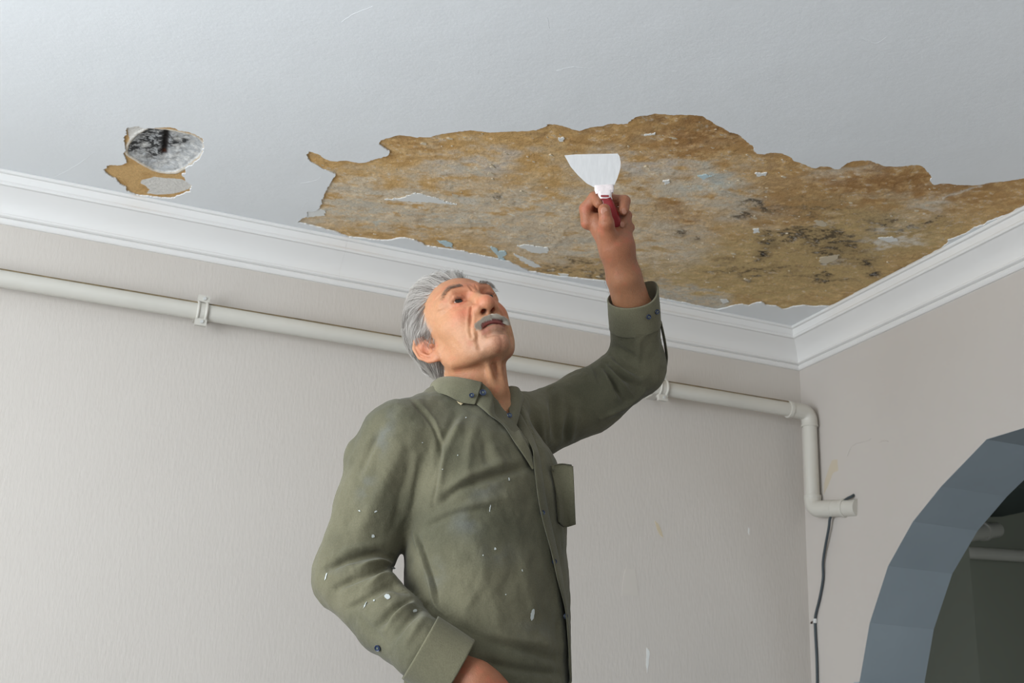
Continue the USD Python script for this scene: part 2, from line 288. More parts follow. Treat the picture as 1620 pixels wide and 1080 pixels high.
    for x, y, r in ((1078, 369, 6), (1093, 224, 3), (1214, 219 + 150, 5), (1220, 386, 9), (1208, 402, 8), (1116, 224, 3), (786, 311, 6), (1103, 418 - 40, 4), (1378, 455 - 20, 5), (1386, 433, 6), (1372, 418, 7), (1160, 210, 4)):
        c = mixc(c, MLD, blob(px + np.column_stack([(w3 - .5) * 10, (w5 - .5) * 8]), x, y, r * 1.5, r * 0.8) * 0.85 * (0.5 + speck))
    # pale crumbs of the old skim coat
    c = mixc(c, WHT, sstep(w5 * 0.5 + w3 * 0.5, 0.64, 0.70) * (0.35 + 0.5 * np.clip(bei, 0, 1)))
    wl = 0.9 * B(662, 312, 60, 5, 6) + 0.8 * B(1115, 282, 14, 5) + 0.6 * B(1395, 378, 24, 6) + 0.5 * B(1410, 372, 40, 14) + 0.5 * B(1480, 322, 24, 10) + 0.6 * B(1310, 410, 22, 6) + 0.6 * B(1295, 355, 16, 6)
    c = mixc(c, WHT * 0.95, np.clip(wl * sstep(w4 * .5 + w3 * .5, 0.4, 0.6) * 1.2, 0, 0.85))
    bl = B(590, 357, 20, 6) + B(1080 + 56, 278, 26, 8) + 0.8 * B(1150, 300, 40, 12)
    c = mixc(c, BLU, np.clip(bl * sstep(w2, 0.4, 0.6) * 0.7, 0, 0.7))
    # a hairline ridge of plaster
    d = np.abs(px[:, 1] - (300 - (px[:, 0] - 1530) * 0.33 + (w3 - 0.5) * 8)); c = mixc(c, WHT, np.exp(-(d / 1.6) ** 2) * (np.abs(px[:, 0] - 1535) < 45) * 0.7)
    return np.clip(c * (1.06 + 0.20 * w3)[:, None], 0, .8)
def big_relief(P):
    k = np.column_stack([P, np.zeros(len(P))])
    return H + TH + 0.0005 - (meshkit.fbm(k * 30, 4, 61) - 0.5) * 0.0030 - 0.0016 * sstep(meshkit.fbm(k * 12, 4, 62), 0.5, 0.56)
plaster_patch(clip_big, 0.0042, 0.008, big_relief, big_colour, 'bare_plaster', 'large peeled patch of ochre and brown plaster, mould-spotted')

oval_ring = np.array(oval.exterior.coords)
oc = oval_ring[:-1].mean(0)
def small_depth(P):
    d = shapely.distance(shapely.points(P), oval.exterior) * np.where(shapely.contains_xy(oval, P[:, 0], P[:, 1]), 1, -1)
    return d
slit_a, slit_b = on_ceiling([(263, 210)])[0], on_ceiling([(258.5, 248)])[0]
def slit_dist(P):
    ab = slit_b - slit_a; t = np.clip(((P - slit_a) @ ab) / (ab @ ab), 0, 1); return np.linalg.norm(P - slit_a - t[:, None] * ab, axis=1), t
GP = on_ceiling([(224, 287), (244, 282), (260, 284), (274, 284), (288, 286), (297, 290), (303, 295), (299, 301), (284, 306), (270, 309), (250, 310), (232, 308), (236, 302), (230, 296), (222, 292)])
grey_poly = rough_outline(GP, 0.002, 0.002, 12, 90)
corner_poly = Polygon(on_ceiling([(200, 202), (219, 200), (237, 204), (222, 211), (212, 220), (206, 226), (203, 217)]))
def small_relief(P):
    k = np.column_stack([P, np.zeros(len(P))]); d = small_depth(P); sd, t = slit_dist(P)
    bowl = 0.007 * sstep(d, 0.0, 0.040) + 0.003 * sstep(d, 0, 0.004)
    z = H + TH + 0.0005 + bowl - (meshkit.fbm(k * 60, 4, 71) - 0.5) * (0.001 + 0.005 * sstep(d, 0.002, 0.02)) + 0.006 * np.exp(-(sd / 0.0075) ** 2) - 0.002 * np.exp(-((d + 0.004) / 0.004) ** 2)
    return z
def small_colour(v):
    px, _ = project(v); P = v[:, :2]; k = np.column_stack([P, np.zeros(len(P))]); d = small_depth(P); sd, t = slit_dist(P)
    w1 = meshkit.fbm(k * 30, 5, 81); w2 = meshkit.fbm(k * 90, 4, 82); w3 = meshkit.fbm(k * 190, 3, 83)
    c = mixc(np.broadcast_to(np.array(srgb(206, 168, 114)), (len(v), 3)), srgb(194, 154, 100), sstep(w1, 0.4, 0.7))
    inside = sstep(d, -0.0005, 0.001)
    base = mixc(np.broadcast_to(np.array(srgb(186, 187, 187)), (len(v), 3)), srgb(216, 215, 212), sstep(w2, 0.4, 0.65))
    q = px + np.column_stack([(w1 - 0.5) * 36, (w1 - 0.5) * 30])
    ml = 1.2 * blob(q, 228, 226, 26, 13, -12) + 1.0 * blob(q, 212, 236, 10, 5) + 1.0 * blob(q, 245, 208, 22, 5) + 1.0 * blob(q, 274, 222, 22, 8, 8) + 0.9 * blob(q, 290, 224, 10, 6) + 0.9 * blob(q, 250, 238, 12, 10) + 0.35 * blob(q, 232, 252, 22, 12)
    base = mixc(base, srgb(38, 38, 40), np.clip(ml * 1.2 * sstep(w2 * 0.4 + w3 * 0.6, 0.38, 0.58) + 0.18 * ml, 0, 0.95))
    base = mixc(base, srgb(210, 208, 202), np.clip(blob(px, 228, 229, 6, 3.4) + blob(px, 281, 219, 6, 3), 0, 1) * 0.9)
    base = mixc(base, srgb(24, 18, 16), np.exp(-((sd + (w3 - .5) * .006) / 0.0088) ** 4) * 0.97)
    base = mixc(base, srgb(84, 44, 22), np.exp(-(sd / 0.006) ** 2) * sstep(t, 0.88, 1.0) * 0.8)
    c = c * (1 - inside[:, None]) + base * inside[:, None]
    c = mixc(c, srgb(222, 218, 208), np.exp(-((d + 0.0035) / 0.0042) ** 2) * (0.6 + 0.5 * w1))
    for g in (grey_poly, corner_poly):
        dd = shapely.distance(shapely.points(P), g.exterior) * np.where(shapely.contains_xy(g, P[:, 0], P[:, 1]), 1, -1)
        c = mixc(c, np.array(srgb(222, 218, 211)), sstep(dd, -0.0015, 0.0015) * (1 - inside))
    return c
plaster_patch(small, 0.0016, 0.006, small_relief, small_colour, 'plaster_hole', 'small peeled patch with a mouldy oval hole')

def flake(px, mat, seed, name='paint_flake', th=0.0012, lift=0.0):
    g = rough_outline(on_ceiling(px), 0.0015, 0.0065, seed, 110)
    obj(name, slab(g, H + TH - 0.002 - lift, 0.004), mat, ceil, smooth=False)
for n, (px, mat) in enumerate([
    ([(690, 381), (703, 382), (713, 386), (716, 393), (706, 391), (697, 386)], 'blue_flake'), ([(775, 390), (783, 393), (788, 399), (798, 398), (801, 403), (795, 408), (802, 414), (792, 414), (788, 406), (780, 398)], 'blue_flake'),
    ([(818, 390), (835, 388), (850, 391), (868, 394), (866, 401), (850, 402), (838, 398)], 'white_flake'), ([(812, 402), (828, 408), (845, 416), (858, 424), (846, 425), (826, 414)], 'white_flake'),
    ([(884, 434), (900, 435), (899, 440), (886, 438)], 'white_flake'), ([(608, 317), (640, 314), (655, 306), (676, 311), (700, 319), (722, 325), (690, 322), (650, 320)], 'white_flake'),
    ([(484, 336), (500, 331), (515, 335), (514, 342), (495, 344), (485, 345)], 'white_flake'), ([(1194, 275), (1212, 275), (1212, 279), (1200, 280)], 'white_flake'), ([(1216, 484), (1228, 485), (1226, 489), (1217, 488)], 'blue_flake'),
    ([(1296, 410), (1312, 405), (1328, 404), (1322, 412), (1306, 418), (1297, 416)], 'beige_flake'), ([(1288, 350), (1300, 350), (1308, 354), (1306, 360), (1294, 358)], 'beige_flake'), ([(1140, 475), (1150, 474), (1152, 479), (1143, 481)], 'white_flake'),
    ([(1018, 213), (1036, 212), (1037, 215), (1020, 216)], 'white_flake'), ([(884, 220), (891, 219), (892, 225), (886, 226)], 'white_flake'), ([(1050, 288), (1060, 285), (1060, 290), (1052, 293)], 'white_flake'), ([(1190, 364), (1200, 363), (1201, 369), (1192, 370)], 'white_flake'),
    ([(1390, 378), (1412, 376), (1420, 382), (1404, 384)], 'white_flake'), ([(1102, 279), (1118, 277), (1126, 280), (1112, 285)], 'blue_flake')]):
    flake(px, mat, 100 + n)
rng = np.random.default_rng(7)
crumbs = []
for _ in range(420):                                                   # crumbs of the old skim coat, too many to count
    px = (rng.uniform(500, 1600), rng.uniform(195, 470)); p = on_ceiling([px])[0]
    if clip_big.buffer(-0.01).contains(Point(p)) and meshkit.fbm(np.array([[p[0] * 6, p[1] * 9, 0]]), 3, 5)[0] > 0.44:
        a = np.sort(rng.uniform(0, 2 * np.pi, 6)); rr = rng.uniform(0.4, 1, 6) * rng.gamma(2.0, 0.0016)
        g = Polygon(p + np.stack([np.cos(a) * rr * 1.8, np.sin(a) * rr], -1)).buffer(0)
        if g.area > 1e-7: crumbs.append(slab(g, H + TH - 0.0022, 0.004))
tag(obj('plaster_crumbs', cat_(crumbs), 'beige_flake', ceil, smooth=False), kind='stuff')
# scuffs and hair cracks in the ceiling paint: slim ridges of filler
for i, px in enumerate(([(60, 295), (120, 262), (150, 240)], [(100, 330), (112, 300)], [(476, 290), (500, 285), (508, 279)], [(488, 315), (478, 330), (470, 348)], [(866, 28), (869, 45)], [(1362, 62), (1385, 68), (1402, 60)], [(880, 112), (905, 106), (930, 108)], [(540, 35), (560, 22), (590, 10)])):
    q = on_ceiling(px); q = spline(np.column_stack([q, np.full(len(q), H + .0003)]), 24); q[:, :2] += (rng.random((24, 2)) - 0.5) * 0.002
    obj('filler_ridge', tube(q, 0.0007, 6), 'ceiling_paint', ceil)

# walls
wb = structure('wall_back'); obj('plaster', bx(X0 - .2, 0.25, 0, 0.2, 0, H + 0.1), 'wall_paint', wb, smooth=False)
ARCH = [(-0.252, -1.22), (-0.316, -1.048), (-0.419, -0.884), (-0.545, -0.766), (-0.679, -0.682), (-0.877, -0.583)]
YC = -1.10
ARCH = [(-0.245, -H)] + ARCH + [(2 * YC - y, z) for y, z in ARCH[::-1]] + [(2 * YC + 0.245, -H)]
arch = Polygon([(y, z + H) for y, z in ARCH])
YZ = np.array([[0, 0, 1, 0], [1, 0, 0, 0], [0, 1, 0, 0], [0, 0, 0, 1.0]])      # (y, z, x) -> (x, y, z)
wr = structure('wall_right')
wall_poly = sbox(Y0, 0, 0.0, H + 0.1).difference(arch.buffer(0.0006, join_style=2))
obj('plaster', extrude(wall_poly, 0.25, YZ), 'smooth_wall_paint', wr, smooth=False)
lining = arch.buffer(0.0005, join_style=2).difference(arch).intersection(sbox(Y0, 0.001, 0, H))
T = YZ.copy(); T[0, 3] = 0.0006
obj('arch_lining', extrude(lining, 0.2488, T), 'arch_paint', wr, smooth=False, label='blue-grey painted inside of the faceted arch')
ledge = arch.buffer(0.014, join_style=2).difference(arch.buffer(-0.012, join_style=2)).intersection(sbox(Y0, H - 1.262, 0, H - 1.224))
T = YZ.copy(); T[0, 3] = -0.012
obj('arch_ledge', extrude(ledge, 0.274, T), 'arch_paint', wr, smooth=False)
wl = structure('wall_left')
obj('plaster', extrude(sbox(Y0, 0.2, 0.0, H + 0.1).difference(sbox(-3.5, 0.72, -1.1, 2.4)), 0.2, (lambda q: (q.__setitem__((0, 3), X0 - 0.2), q)[1])(YZ.copy())), 'smooth_wall_paint', wl, smooth=False)
wf = structure('wall_front')
XZ = np.array([[1, 0, 0, 0], [0, 0, 1, Y0 - 0.2], [0, 1, 0, 0], [0, 0, 0, 1.0]])
obj('plaster', extrude(sbox(X0 - 0.2, 0, 0.25, H + 0.1).difference(sbox(-3.9, 0.75, -2.4, 2.25)), 0.2, XZ), 'smooth_wall_paint', wf, smooth=False)
fl = structure('floor'); obj('tiles', bx(X0 - 0.2, 3.2, Y0 - 0.2, 1.2, -0.1, 0), 'floor_tile', fl, smooth=False)
# the room beyond the arch
nb = structure('wall_passage')
xs_ = hit((1542, 979), 1, 0.02)[0]
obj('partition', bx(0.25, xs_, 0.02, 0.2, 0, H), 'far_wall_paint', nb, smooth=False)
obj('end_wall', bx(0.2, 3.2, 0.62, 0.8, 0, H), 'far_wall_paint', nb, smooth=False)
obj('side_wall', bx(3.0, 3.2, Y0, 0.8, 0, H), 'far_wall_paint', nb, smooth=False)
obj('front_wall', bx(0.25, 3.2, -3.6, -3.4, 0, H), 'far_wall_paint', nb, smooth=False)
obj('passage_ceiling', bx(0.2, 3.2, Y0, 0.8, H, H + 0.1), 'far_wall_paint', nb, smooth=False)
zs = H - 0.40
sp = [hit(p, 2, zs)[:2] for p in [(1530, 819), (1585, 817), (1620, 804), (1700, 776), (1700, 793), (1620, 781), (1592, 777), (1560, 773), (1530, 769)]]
obj('soffit', slab(Polygon(sp).convex_hull, zs, 0.40), 'soffit_painted_shade', nb, smooth=False, label='boxed soffit with its shade put into the colour')

# cornices
prof = [(.089, -.0), (.0905, .002), (.0905, .0052), (.0880, .0088), (.0835, .0094), (.0800, .0098), (.0790, .0165), (.0745, .0285), (.0775, .0300), (.0785, .0350), (.0755, .0400), (.0680, .0412)]
prof += [(.069 - .051 * s - .0105 * math.sin(math.pi * s), .0415 + .0605 * s + .0105 * math.sin(math.pi * s) * 0.0 - .0 + .0 * s) for s in np.linspace(0, 1, 14)]
prof += [(.0215, .1032), (.0228, .1062), (.0215, .1098), (.0165, .1122), (.0100, .1128), (.0138, .1150), (.0150, .1188), (.0130, .1235), (.0090, .1275), (.0060, .1298), (0.0, .1300)]
prof = np.array(prof)
def cornice(t, along, a, b, mitre_a=0, mitre_b=0):
    """A length of cornice from a to b along the wall; mitre: 1 to cut that end at 45 degrees."""
    sec = np.vstack([prof, [(0.0, 0.0)]])
    def end(s, mitre): return np.array([[(s - mitre * d) if along == 'x' else -d, (s - mitre * d) if along == 'y' else -d, H - z] for d, z in sec])
    g = np.stack([end(a, mitre_a), end(b, mitre_b)], 0)
    obj('cornice_length', grid_mesh(g, True, False), 'cornice_paint', t, smooth=28)
jx = hit((541, 420), 1, -0.045)[0]
t1 = structure('trim_1'); cornice(t1, 'x', X0, jx - 0.00012); cornice(t1, 'x', jx + 0.00012, 0.0, 0, 1)
t2 = structure('trim_2'); cornice(t2, 'y', -3.0, 0.0, 0, 1); cornice(t2, 'y', Y0, -3.001)
t3 = structure('trim_3')
sec = np.vstack([prof, [(0.0, 0.0)]])
g = np.stack([np.array([[X0 + d, s, H - z] for d, z in sec]) for s in (Y0, 0.0)], 0); obj('cornice_length', grid_mesh(g, True, False), 'cornice_paint', t3, smooth=28)

# chips and marks on the walls
def wall_chip(px, mat, wall, axis, val, seed, name='paint_chip', th=0.0012):
    q = np.array([hit(p, axis, val) for p in px]); o = 1 - axis
    g = rough_outline(q[:, [o, 2]], 0.002, 0.0015, seed, 120)
    m = extrude(g, th); v = np.array(m.vertices); w = np.empty_like(v); w[:, o], w[:, 2], w[:, axis] = v[:, 0], v[:, 1], val - v[:, 2] + 0.0002
    obj(name, (w, m.faces), mat, wall, smooth=False)
wall_chip([(1036, 824), (1041, 828), (1046, 838), (1049, 850), (1042, 844), (1038, 834)], 'beige_flake', wb, 1, 0, 1)
wall_chip([(989, 900), (1004, 899), (1008, 920), (1010, 944), (998, 941), (984, 942), (985, 922)], 'paler_paint', wb, 1, 0, 2)
wall_chip([(1023, 1024), (1028, 1030), (1026, 1050), (1024, 1064), (1022, 1050)], 'white_flake', wb, 1, 0, 3)
wall_chip([(1184, 833), (1186, 838), (1185, 846), (1183, 842)], 'white_flake', wb, 1, 0, 4)
wall_chip([(1316, 728), (1325, 726), (1326, 744), (1318, 748), (1310, 768), (1303, 782), (1304, 764), (1310, 744)], 'damp_stain', wr, 0, 0, 5, 'damp_stain', 0.0005)
for i, px in enumerate(([(1340, 722), (1344, 712), (1352, 702), (1372, 697), (1378, 693)], [(1390, 700), (1398, 697), (1405, 698)])):
    q = spline([hit(p, 0, -0.0002) for p in px], 20); q += (rng.random(q.shape) - 0.5) * 0.003 * np.array([0, 1, 1]); obj('filler_ridge', tube(q, 0.0016, 6), 'smooth_wall_paint', wr)

# ---------------------------------------------------------------- drain pipe, clamps, cable
RP = 0.0245
pl, pr = hit((0, 440.5), 1, -0.05), hit((1262, 650), 1, -0.088)
pl = pl + (pl - pr) * 0.56
xv, yv = -0.030, -0.088
corner_top = np.array([xv, yv, pr[2] + 0.001])
zb = hit((1291, 806), 1, yv)[2]
corner_bot = np.array([xv, yv, zb])
stub_end = hit((1347, 803), 0, 0.0)
def bend(a, c, b, r, n=12):
    a, c, b = map(np.array, (a, c, b)); u, w = unit(a - c), unit(b - c); p, q = c + u * r, c + w * r
    s = np.linspace(0, 1, n)[:, None]; return (1 - s) ** 2 * p + 2 * s * (1 - s) * c + s ** 2 * q
pipe = thing('drain_pipe', 'off-white plastic drain pipe running along the wall under the cornice to the corner', 'pipe')
R2 = RP * 1.13
e1 = bend(pl, corner_top, corner_bot, 0.036); e2 = bend(corner_top, corner_bot, stub_end, 0.036)
d0 = unit(pl - pr)
s0 = e1[0] + d0 * 0.045
obj('pipe_length', tube([pl, s0 * 0.5 + pl * 0.5, s0], RP, 32), 'pipe_plastic', pipe)
obj('elbow', tube(np.vstack([[s0 + d0 * 0.002], e1, [e1[-1] + (0, 0, -0.012)]]), R2, 32), 'pipe_plastic', pipe)
def collar_ring(c, ax_, r, w): return tube(np.array([c - ax_ * w, c - ax_ * w * 0.7, c + ax_ * w * 0.7, c + ax_ * w]), np.array([r * 0.97, r, r, r * 0.97]), 32)
obj('coupling_ring', collar_ring(s0, d0, R2 * 1.10, 0.007), 'pipe_plastic', pipe)
dz = np.array([0, 0, -1.0])
obj('pipe_length', tube([e1[-1], (e1[-1] + e2[0]) / 2, e2[0]], RP, 32), 'pipe_plastic', pipe)
obj('coupling_ring', collar_ring(e1[-1] + dz * 0.012, dz, R2 * 1.06, 0.004), 'pipe_plastic', pipe)
obj('coupling_ring', collar_ring(e2[0] - dz * 0.006, dz, R2 * 1.06, 0.005), 'pipe_plastic', pipe)
d2 = unit(stub_end - corner_bot)
obj('elbow', tube(np.vstack([[e2[0] - dz * 0.008], e2, [e2[-1] + d2 * 0.060]]), R2 * 1.03, 32), 'pipe_plastic', pipe)
obj('coupling_ring', collar_ring(stub_end - d2 * 0.030, d2, R2 * 1.12, 0.007), 'pipe_plastic', pipe)
obj('pipe_length', tube([e2[-1] + d2 * 0.04, stub_end, stub_end + d2 * 0.03], [R2, R2, R2 * 1.02], 32), 'pipe_plastic', pipe)
a = np.array([pl, s0]); dd = np.linspace(0, 1, 120)[:, None]; q = a[0] * (1 - dd) + a[1] * dd + np.array([0, -0.009, RP * 0.94])
obj('dirt_line', tube(q, 0.0022 + 0.0022 * meshkit.fbm(q * 8, 3, 2), 8), 'pipe_dirt', pipe, label='brown dust along the top of the pipe')
def clamp(px, label):
    t = (hit(px, 1, -0.06)[0] - pl[0]) / (pr[0] - pl[0]); c = pl + t * (pr - pl)
    k = thing('pipe_clamp', label, 'pipe clamp', group=None)
    w = 0.0165
    yb = -0.001
    obj('base', bx(c[0] - w, c[0] + w, c[1] + RP * 0.5, yb, c[2] - 0.018, c[2] + 0.018), 'pipe_plastic', k)
    # a strap: two raised ribs over the front of the pipe and a lug above and below with a screw each
    ang = np.linspace(-100, 100, 30) * np.pi / 180
    for s in (-1, 1):
        pts = np.stack([np.full(30, c[0] + s * w * 0.72), c[1] - np.cos(ang) * (RP + 0.004), c[2] + np.sin(ang) * (RP + 0.004)], -1); obj('strap_rib', tube(pts, 0.0042, 10), 'pipe_plastic', k)
    g = np.stack([np.stack([np.full(30, c[0] + s * w * 0.8), c[1] - np.cos(ang) * (RP + r), c[2] + np.sin(ang) * (RP + r)], -1) for s, r in ((-1, 0.001), (-1, 0.004), (1, 0.004), (1, 0.001))], 1)
    obj('strap', grid_mesh(g, True, True), 'pipe_plastic', k)
    for s in (-1, 1):
        zc = c[2] + s * (RP + 0.011)
        lug = trimesh.creation.box((2 * w, 0.014, 0.021)); lug.apply_translation((c[0], c[1] - 0.010 * (1 if s < 0 else 1), zc)); obj('lug', lug, 'pipe_plastic', k)
        sc = trimesh.creation.cylinder(0.0048, 0.006, sections=18); sc.apply_transform(trimesh.transformations.rotation_matrix(np.pi / 2, (1, 0, 0))); sc.apply_translation((c[0] + 0.002, c[1] - 0.0185, zc)); obj('screw', sc, 'clip_plastic', k)
clamp((319, 493), 'off-white pipe clamp far from the corner, holding the drain pipe on the open wall')
clamp((1041, 623), 'off-white pipe clamp just below the raised elbow, half hidden behind the sleeve')
far = thing('passage_pipe', 'dim off-white pipe along the wall seen through the arch', 'pipe')
b0, b1 = hit((1470, 870), 1, 0.57), hit((1900, 897), 1, 0.57)
obj('pipe_length', tube([b0, (b0 + b1) / 2, b1], 0.026, 24), 'pipe_plastic', far)
c0, c1 = hit((1440, 857), 1, 0.40), hit((1577, 838), 1, 0.60)
obj('pipe_stub', tube([c0, c0 * 0.3 + c1 * 0.7, c1], 0.034, 24), 'pipe_plastic', far)
obj('coupling_ring', collar_ring(c0 * 0.16 + c1 * 0.84, unit(c1 - c0), 0.041, 0.01), 'pipe_plastic', far)

cab = thing('black_cable', 'dark grey cable hanging down the corner from behind the pipe bend', 'cable')
cp = [hit(p, 0, v) for p, v in [((1354, 781), 0.02), ((1347, 785), -0.014), ((1337, 791), -0.012), ((1326, 806), -0.008), ((1314, 818), -0.018), ((1311, 836), -0.016), ((1305, 868), -0.012), ((1302, 890), -0.009), ((1302, 915), -0.007), ((1297, 945), -0.006), ((1290, 975), -0.006), ((1290, 1000), -0.006), ((1292, 1040), -0.006), ((1293, 1085), -0.006), ((1294, 1160), -0.006)]]
obj('cable_sheath', tube(spline(cp, 90), 0.0046, 12), 'cable_rubber', cab)
clip = thing('cable_clip', 'small white cable clip nailed in the corner, around the dark cable', 'cable clip')
cc = hit((1289.5, 982), 0, -0.006)
obj('hook', tube([cc + (0, 0, -0.007), cc + (0, 0, 0.007)], 0.0075, 14), 'clip_plastic', clip)
obj('nail', tube([cc + (-0.002, 0.004, 0), cc + (-0.001, 0.020, -0.003), cc + (0.006, 0.030, -0.004)], 0.0028, 8), 'old_metal', clip)

# ---------------------------------------------------------------- implicit modelling for the figure
def smin(a, b, k):
    h = np.clip(0.5 + 0.5 * (b - a) / k, 0, 1); return b * (1 - h) + a * h - k * h * (1 - h)
def smax(a, b, k): return -smin(-a, -b, k)
def s_sphere(p, c, r): return np.linalg.norm(p - np.asarray(c, np.float32), axis=1) - r
def s_cone(p, a, b, ra, rb):
    a, b = np.asarray(a, np.float32), np.asarray(b, np.float32); ab = b - a
    t = np.clip(((p - a) @ ab) / max(float(ab @ ab), 1e-12), 0, 1); return np.linalg.norm(p - a - t[:, None] * ab, axis=1) - (ra + (rb - ra) * t)
def s_ell(p, c, r, R=None):
    q = p - np.asarray(c, np.float32)
    if R is not None: q = q @ np.asarray(R, np.float32)
    r = np.asarray(r, np.float32); k0 = np.linalg.norm(q / r, axis=1); k1 = np.linalg.norm(q / (r * r), axis=1)
    return k0 * (k0 - 1) / np.maximum(k1, 1e-6)
def s_path(p, pts, rs, k=0.0):
    d = None
    for i in range(len(pts) - 1):
        e = s_cone(p, pts[i], pts[i + 1], rs[i], rs[i + 1]); d = e if d is None else (np.minimum(d, e) if k == 0 else smin(d, e, k))
    return d
def isosurface(fn, lo, hi, h, coarse=5):
    """Naive surface nets of fn(points) = 0 in a box; fn is evaluated densely only near the surface."""
    lo, hi = np.asarray(lo, float), np.asarray(hi, float); n = (np.ceil((hi - lo) / (h * coarse)).astype(int) + 1) * coarse
    nc = n // coarse; H_ = h * coarse
    g = np.stack(np.meshgrid(*[lo[k] + (np.arange(nc[k]) + 0.5) * H_ - 0.5 * h for k in range(3)], indexing='ij'), -1).reshape(-1, 3).astype(np.float32)
    vc = np.concatenate([fn(c) for c in np.array_split(g, max(1, len(g) // 400000))]).reshape(nc)
    val = np.repeat(np.repeat(np.repeat(vc, coarse, 0), coarse, 1), coarse, 2).astype(np.float32)
    near = np.argwhere(np.abs(vc) < H_ * 1.25)
    off = np.stack(np.meshgrid(*[np.arange(coarse)] * 3, indexing='ij'), -1).reshape(-1, 3)
    for part in np.array_split(near, max(1, len(near) * len(off) // 500000)):
        idx = (part[:, None] * coarse + off[None]).reshape(-1, 3)
        val[idx[:, 0], idx[:, 1], idx[:, 2]] = fn((lo + idx * h).astype(np.float32))
    s = val < 0
    cells = np.zeros(np.array(s.shape) - 1, np.int8)
    for a, b, c in np.ndindex(2, 2, 2): cells += s[a:a + cells.shape[0], b:b + cells.shape[1], c:c + cells.shape[2]]
    act = np.argwhere((cells > 0) & (cells < 8)); ids = np.full(cells.shape, -1, np.int64); ids[tuple(act.T)] = np.arange(len(act))
    acc = np.zeros((len(act), 3)); cnt = np.zeros(len(act)); corner = list(np.ndindex(2, 2, 2))
    for i in range(8):
        for ax in range(3):
            if corner[i][ax]: continue
            a = act + corner[i]; b = a.copy(); b[:, ax] += 1
            va, vb = val[tuple(a.T)], val[tuple(b.T)]; m = (va < 0) != (vb < 0); t = va[m] / (va[m] - vb[m])
            q = a[m].astype(float); q[:, ax] += t; acc[m] += q; cnt[m] += 1
    V = lo + acc / cnt[:, None] * h; F = []
    for ax in range(3):
        o1, o2 = [(1, 2), (2, 0), (0, 1)][ax]
        sl = [slice(1, -1)] * 3; sl[ax] = slice(0, -1); sr = [slice(1, -1)] * 3; sr[ax] = slice(1, None)
        A, B = s[tuple(sl)], s[tuple(sr)]
        for m, flip in ((A & ~B, False), (~A & B, True)):
            e = np.argwhere(m) + np.array([0 if k == ax else 1 for k in range(3)])
            def cell(d1, d2): q = e.copy(); q[:, o1] -= d1; q[:, o2] -= d2; return ids[tuple(q.T)]
            c = np.stack([cell(1, 1), cell(0, 1), cell(0, 0), cell(1, 0)], -1)
            F.append(c[:, ::-1] if flip else c)
    F = np.vstack(F); F = F[(F >= 0).all(1)]
    return trimesh.Trimesh(V, np.vstack([F[:, [0, 1, 2]], F[:, [0, 2, 3]]]), process=False)
def relax(m, n=2, lam=0.5):
    import scipy.sparse as sp
    e = m.edges_unique; N = len(m.vertices); A = sp.coo_matrix((np.ones(len(e) * 2), (np.r_[e[:, 0], e[:, 1]], np.r_[e[:, 1], e[:, 0]])), (N, N)).tocsr(); dg = np.maximum(np.asarray(A.sum(1)), 1)
    v = np.array(m.vertices)
    for k in range(n):
        v = v + lam * (A @ v / dg - v); v = v - (lam + 0.02) * (A @ v / dg - v) * 0.95
    m.vertices = v; return m
def vnormals(m):
    v, f = np.asarray(m.vertices), np.asarray(m.faces); n = np.zeros_like(v); fn = np.cross(v[f[:, 1]] - v[f[:, 0]], v[f[:, 2]] - v[f[:, 0]])
    for k in range(3): np.add.at(n, f[:, k], fn)
    return n / (np.linalg.norm(n, axis=1, keepdims=True) + 1e-12)

# ---------------------------------------------------------------- the man: skeleton
person = thing('person', 'grey-haired man with a moustache in a paint-spotted olive shirt, reaching up with a putty knife', 'person')
HD = 2.25
TURN = 1.0                                        # degrees, turned a little further
HS = 1.0                                        # head size against the canonical head
HC = at((739.2, 539.0), HD)                       # between the ears
CAMR = np.stack([CR, CU, -CF], 1)
HROT = CAMR @ np.array([[-0.861, 0.283, -0.423], [-0.156, 0.646, 0.748], [0.485, 0.709, -0.512]])   # columns: his right, his front, up
u_, s_, vt_ = np.linalg.svd(HROT); HROT = u_ @ vt_
_a = math.radians(TURN); HROT = HROT @ np.array([[math.cos(_a), -math.sin(_a), 0], [math.sin(_a), math.cos(_a), 0], [0, 0, 1.0]])
def to_head(p): return ((p - HC.astype(np.float32)) @ HROT.astype(np.float32)) / HS
def head_pt(q): return HC + HS * (HROT @ np.asarray(q, float))
FWD_H = unit([math.sin(YAW), math.cos(YAW), 0]); RGT_H = unit([math.cos(YAW), -math.sin(YAW), 0])
TH_ = math.radians(53)
CHN = math.sin(TH_) * RGT_H - math.cos(TH_) * FWD_H           # where his chest faces
LFT = np.cross([0, 0, 1.0], CHN)                               # his left
J = dict(neck=at((752, 652), 2.25), chest=at((768, 770), 2.20), belly=at((772, 920), 2.125), hip=at((774, 1090), 2.05),
         rsh=at((634, 700), 2.13), rel=at((552, 912), 2.05), rwr=at((694, 1038), 1.90), rkn=at((772, 1100), 1.915),
         lsh=at((846, 672), 2.42), lel=at((1007, 580), 2.52), lcf=at((1003, 492), 2.46), lwr=at((981, 408), 2.42), lpm=at((962, 362), 2.40))

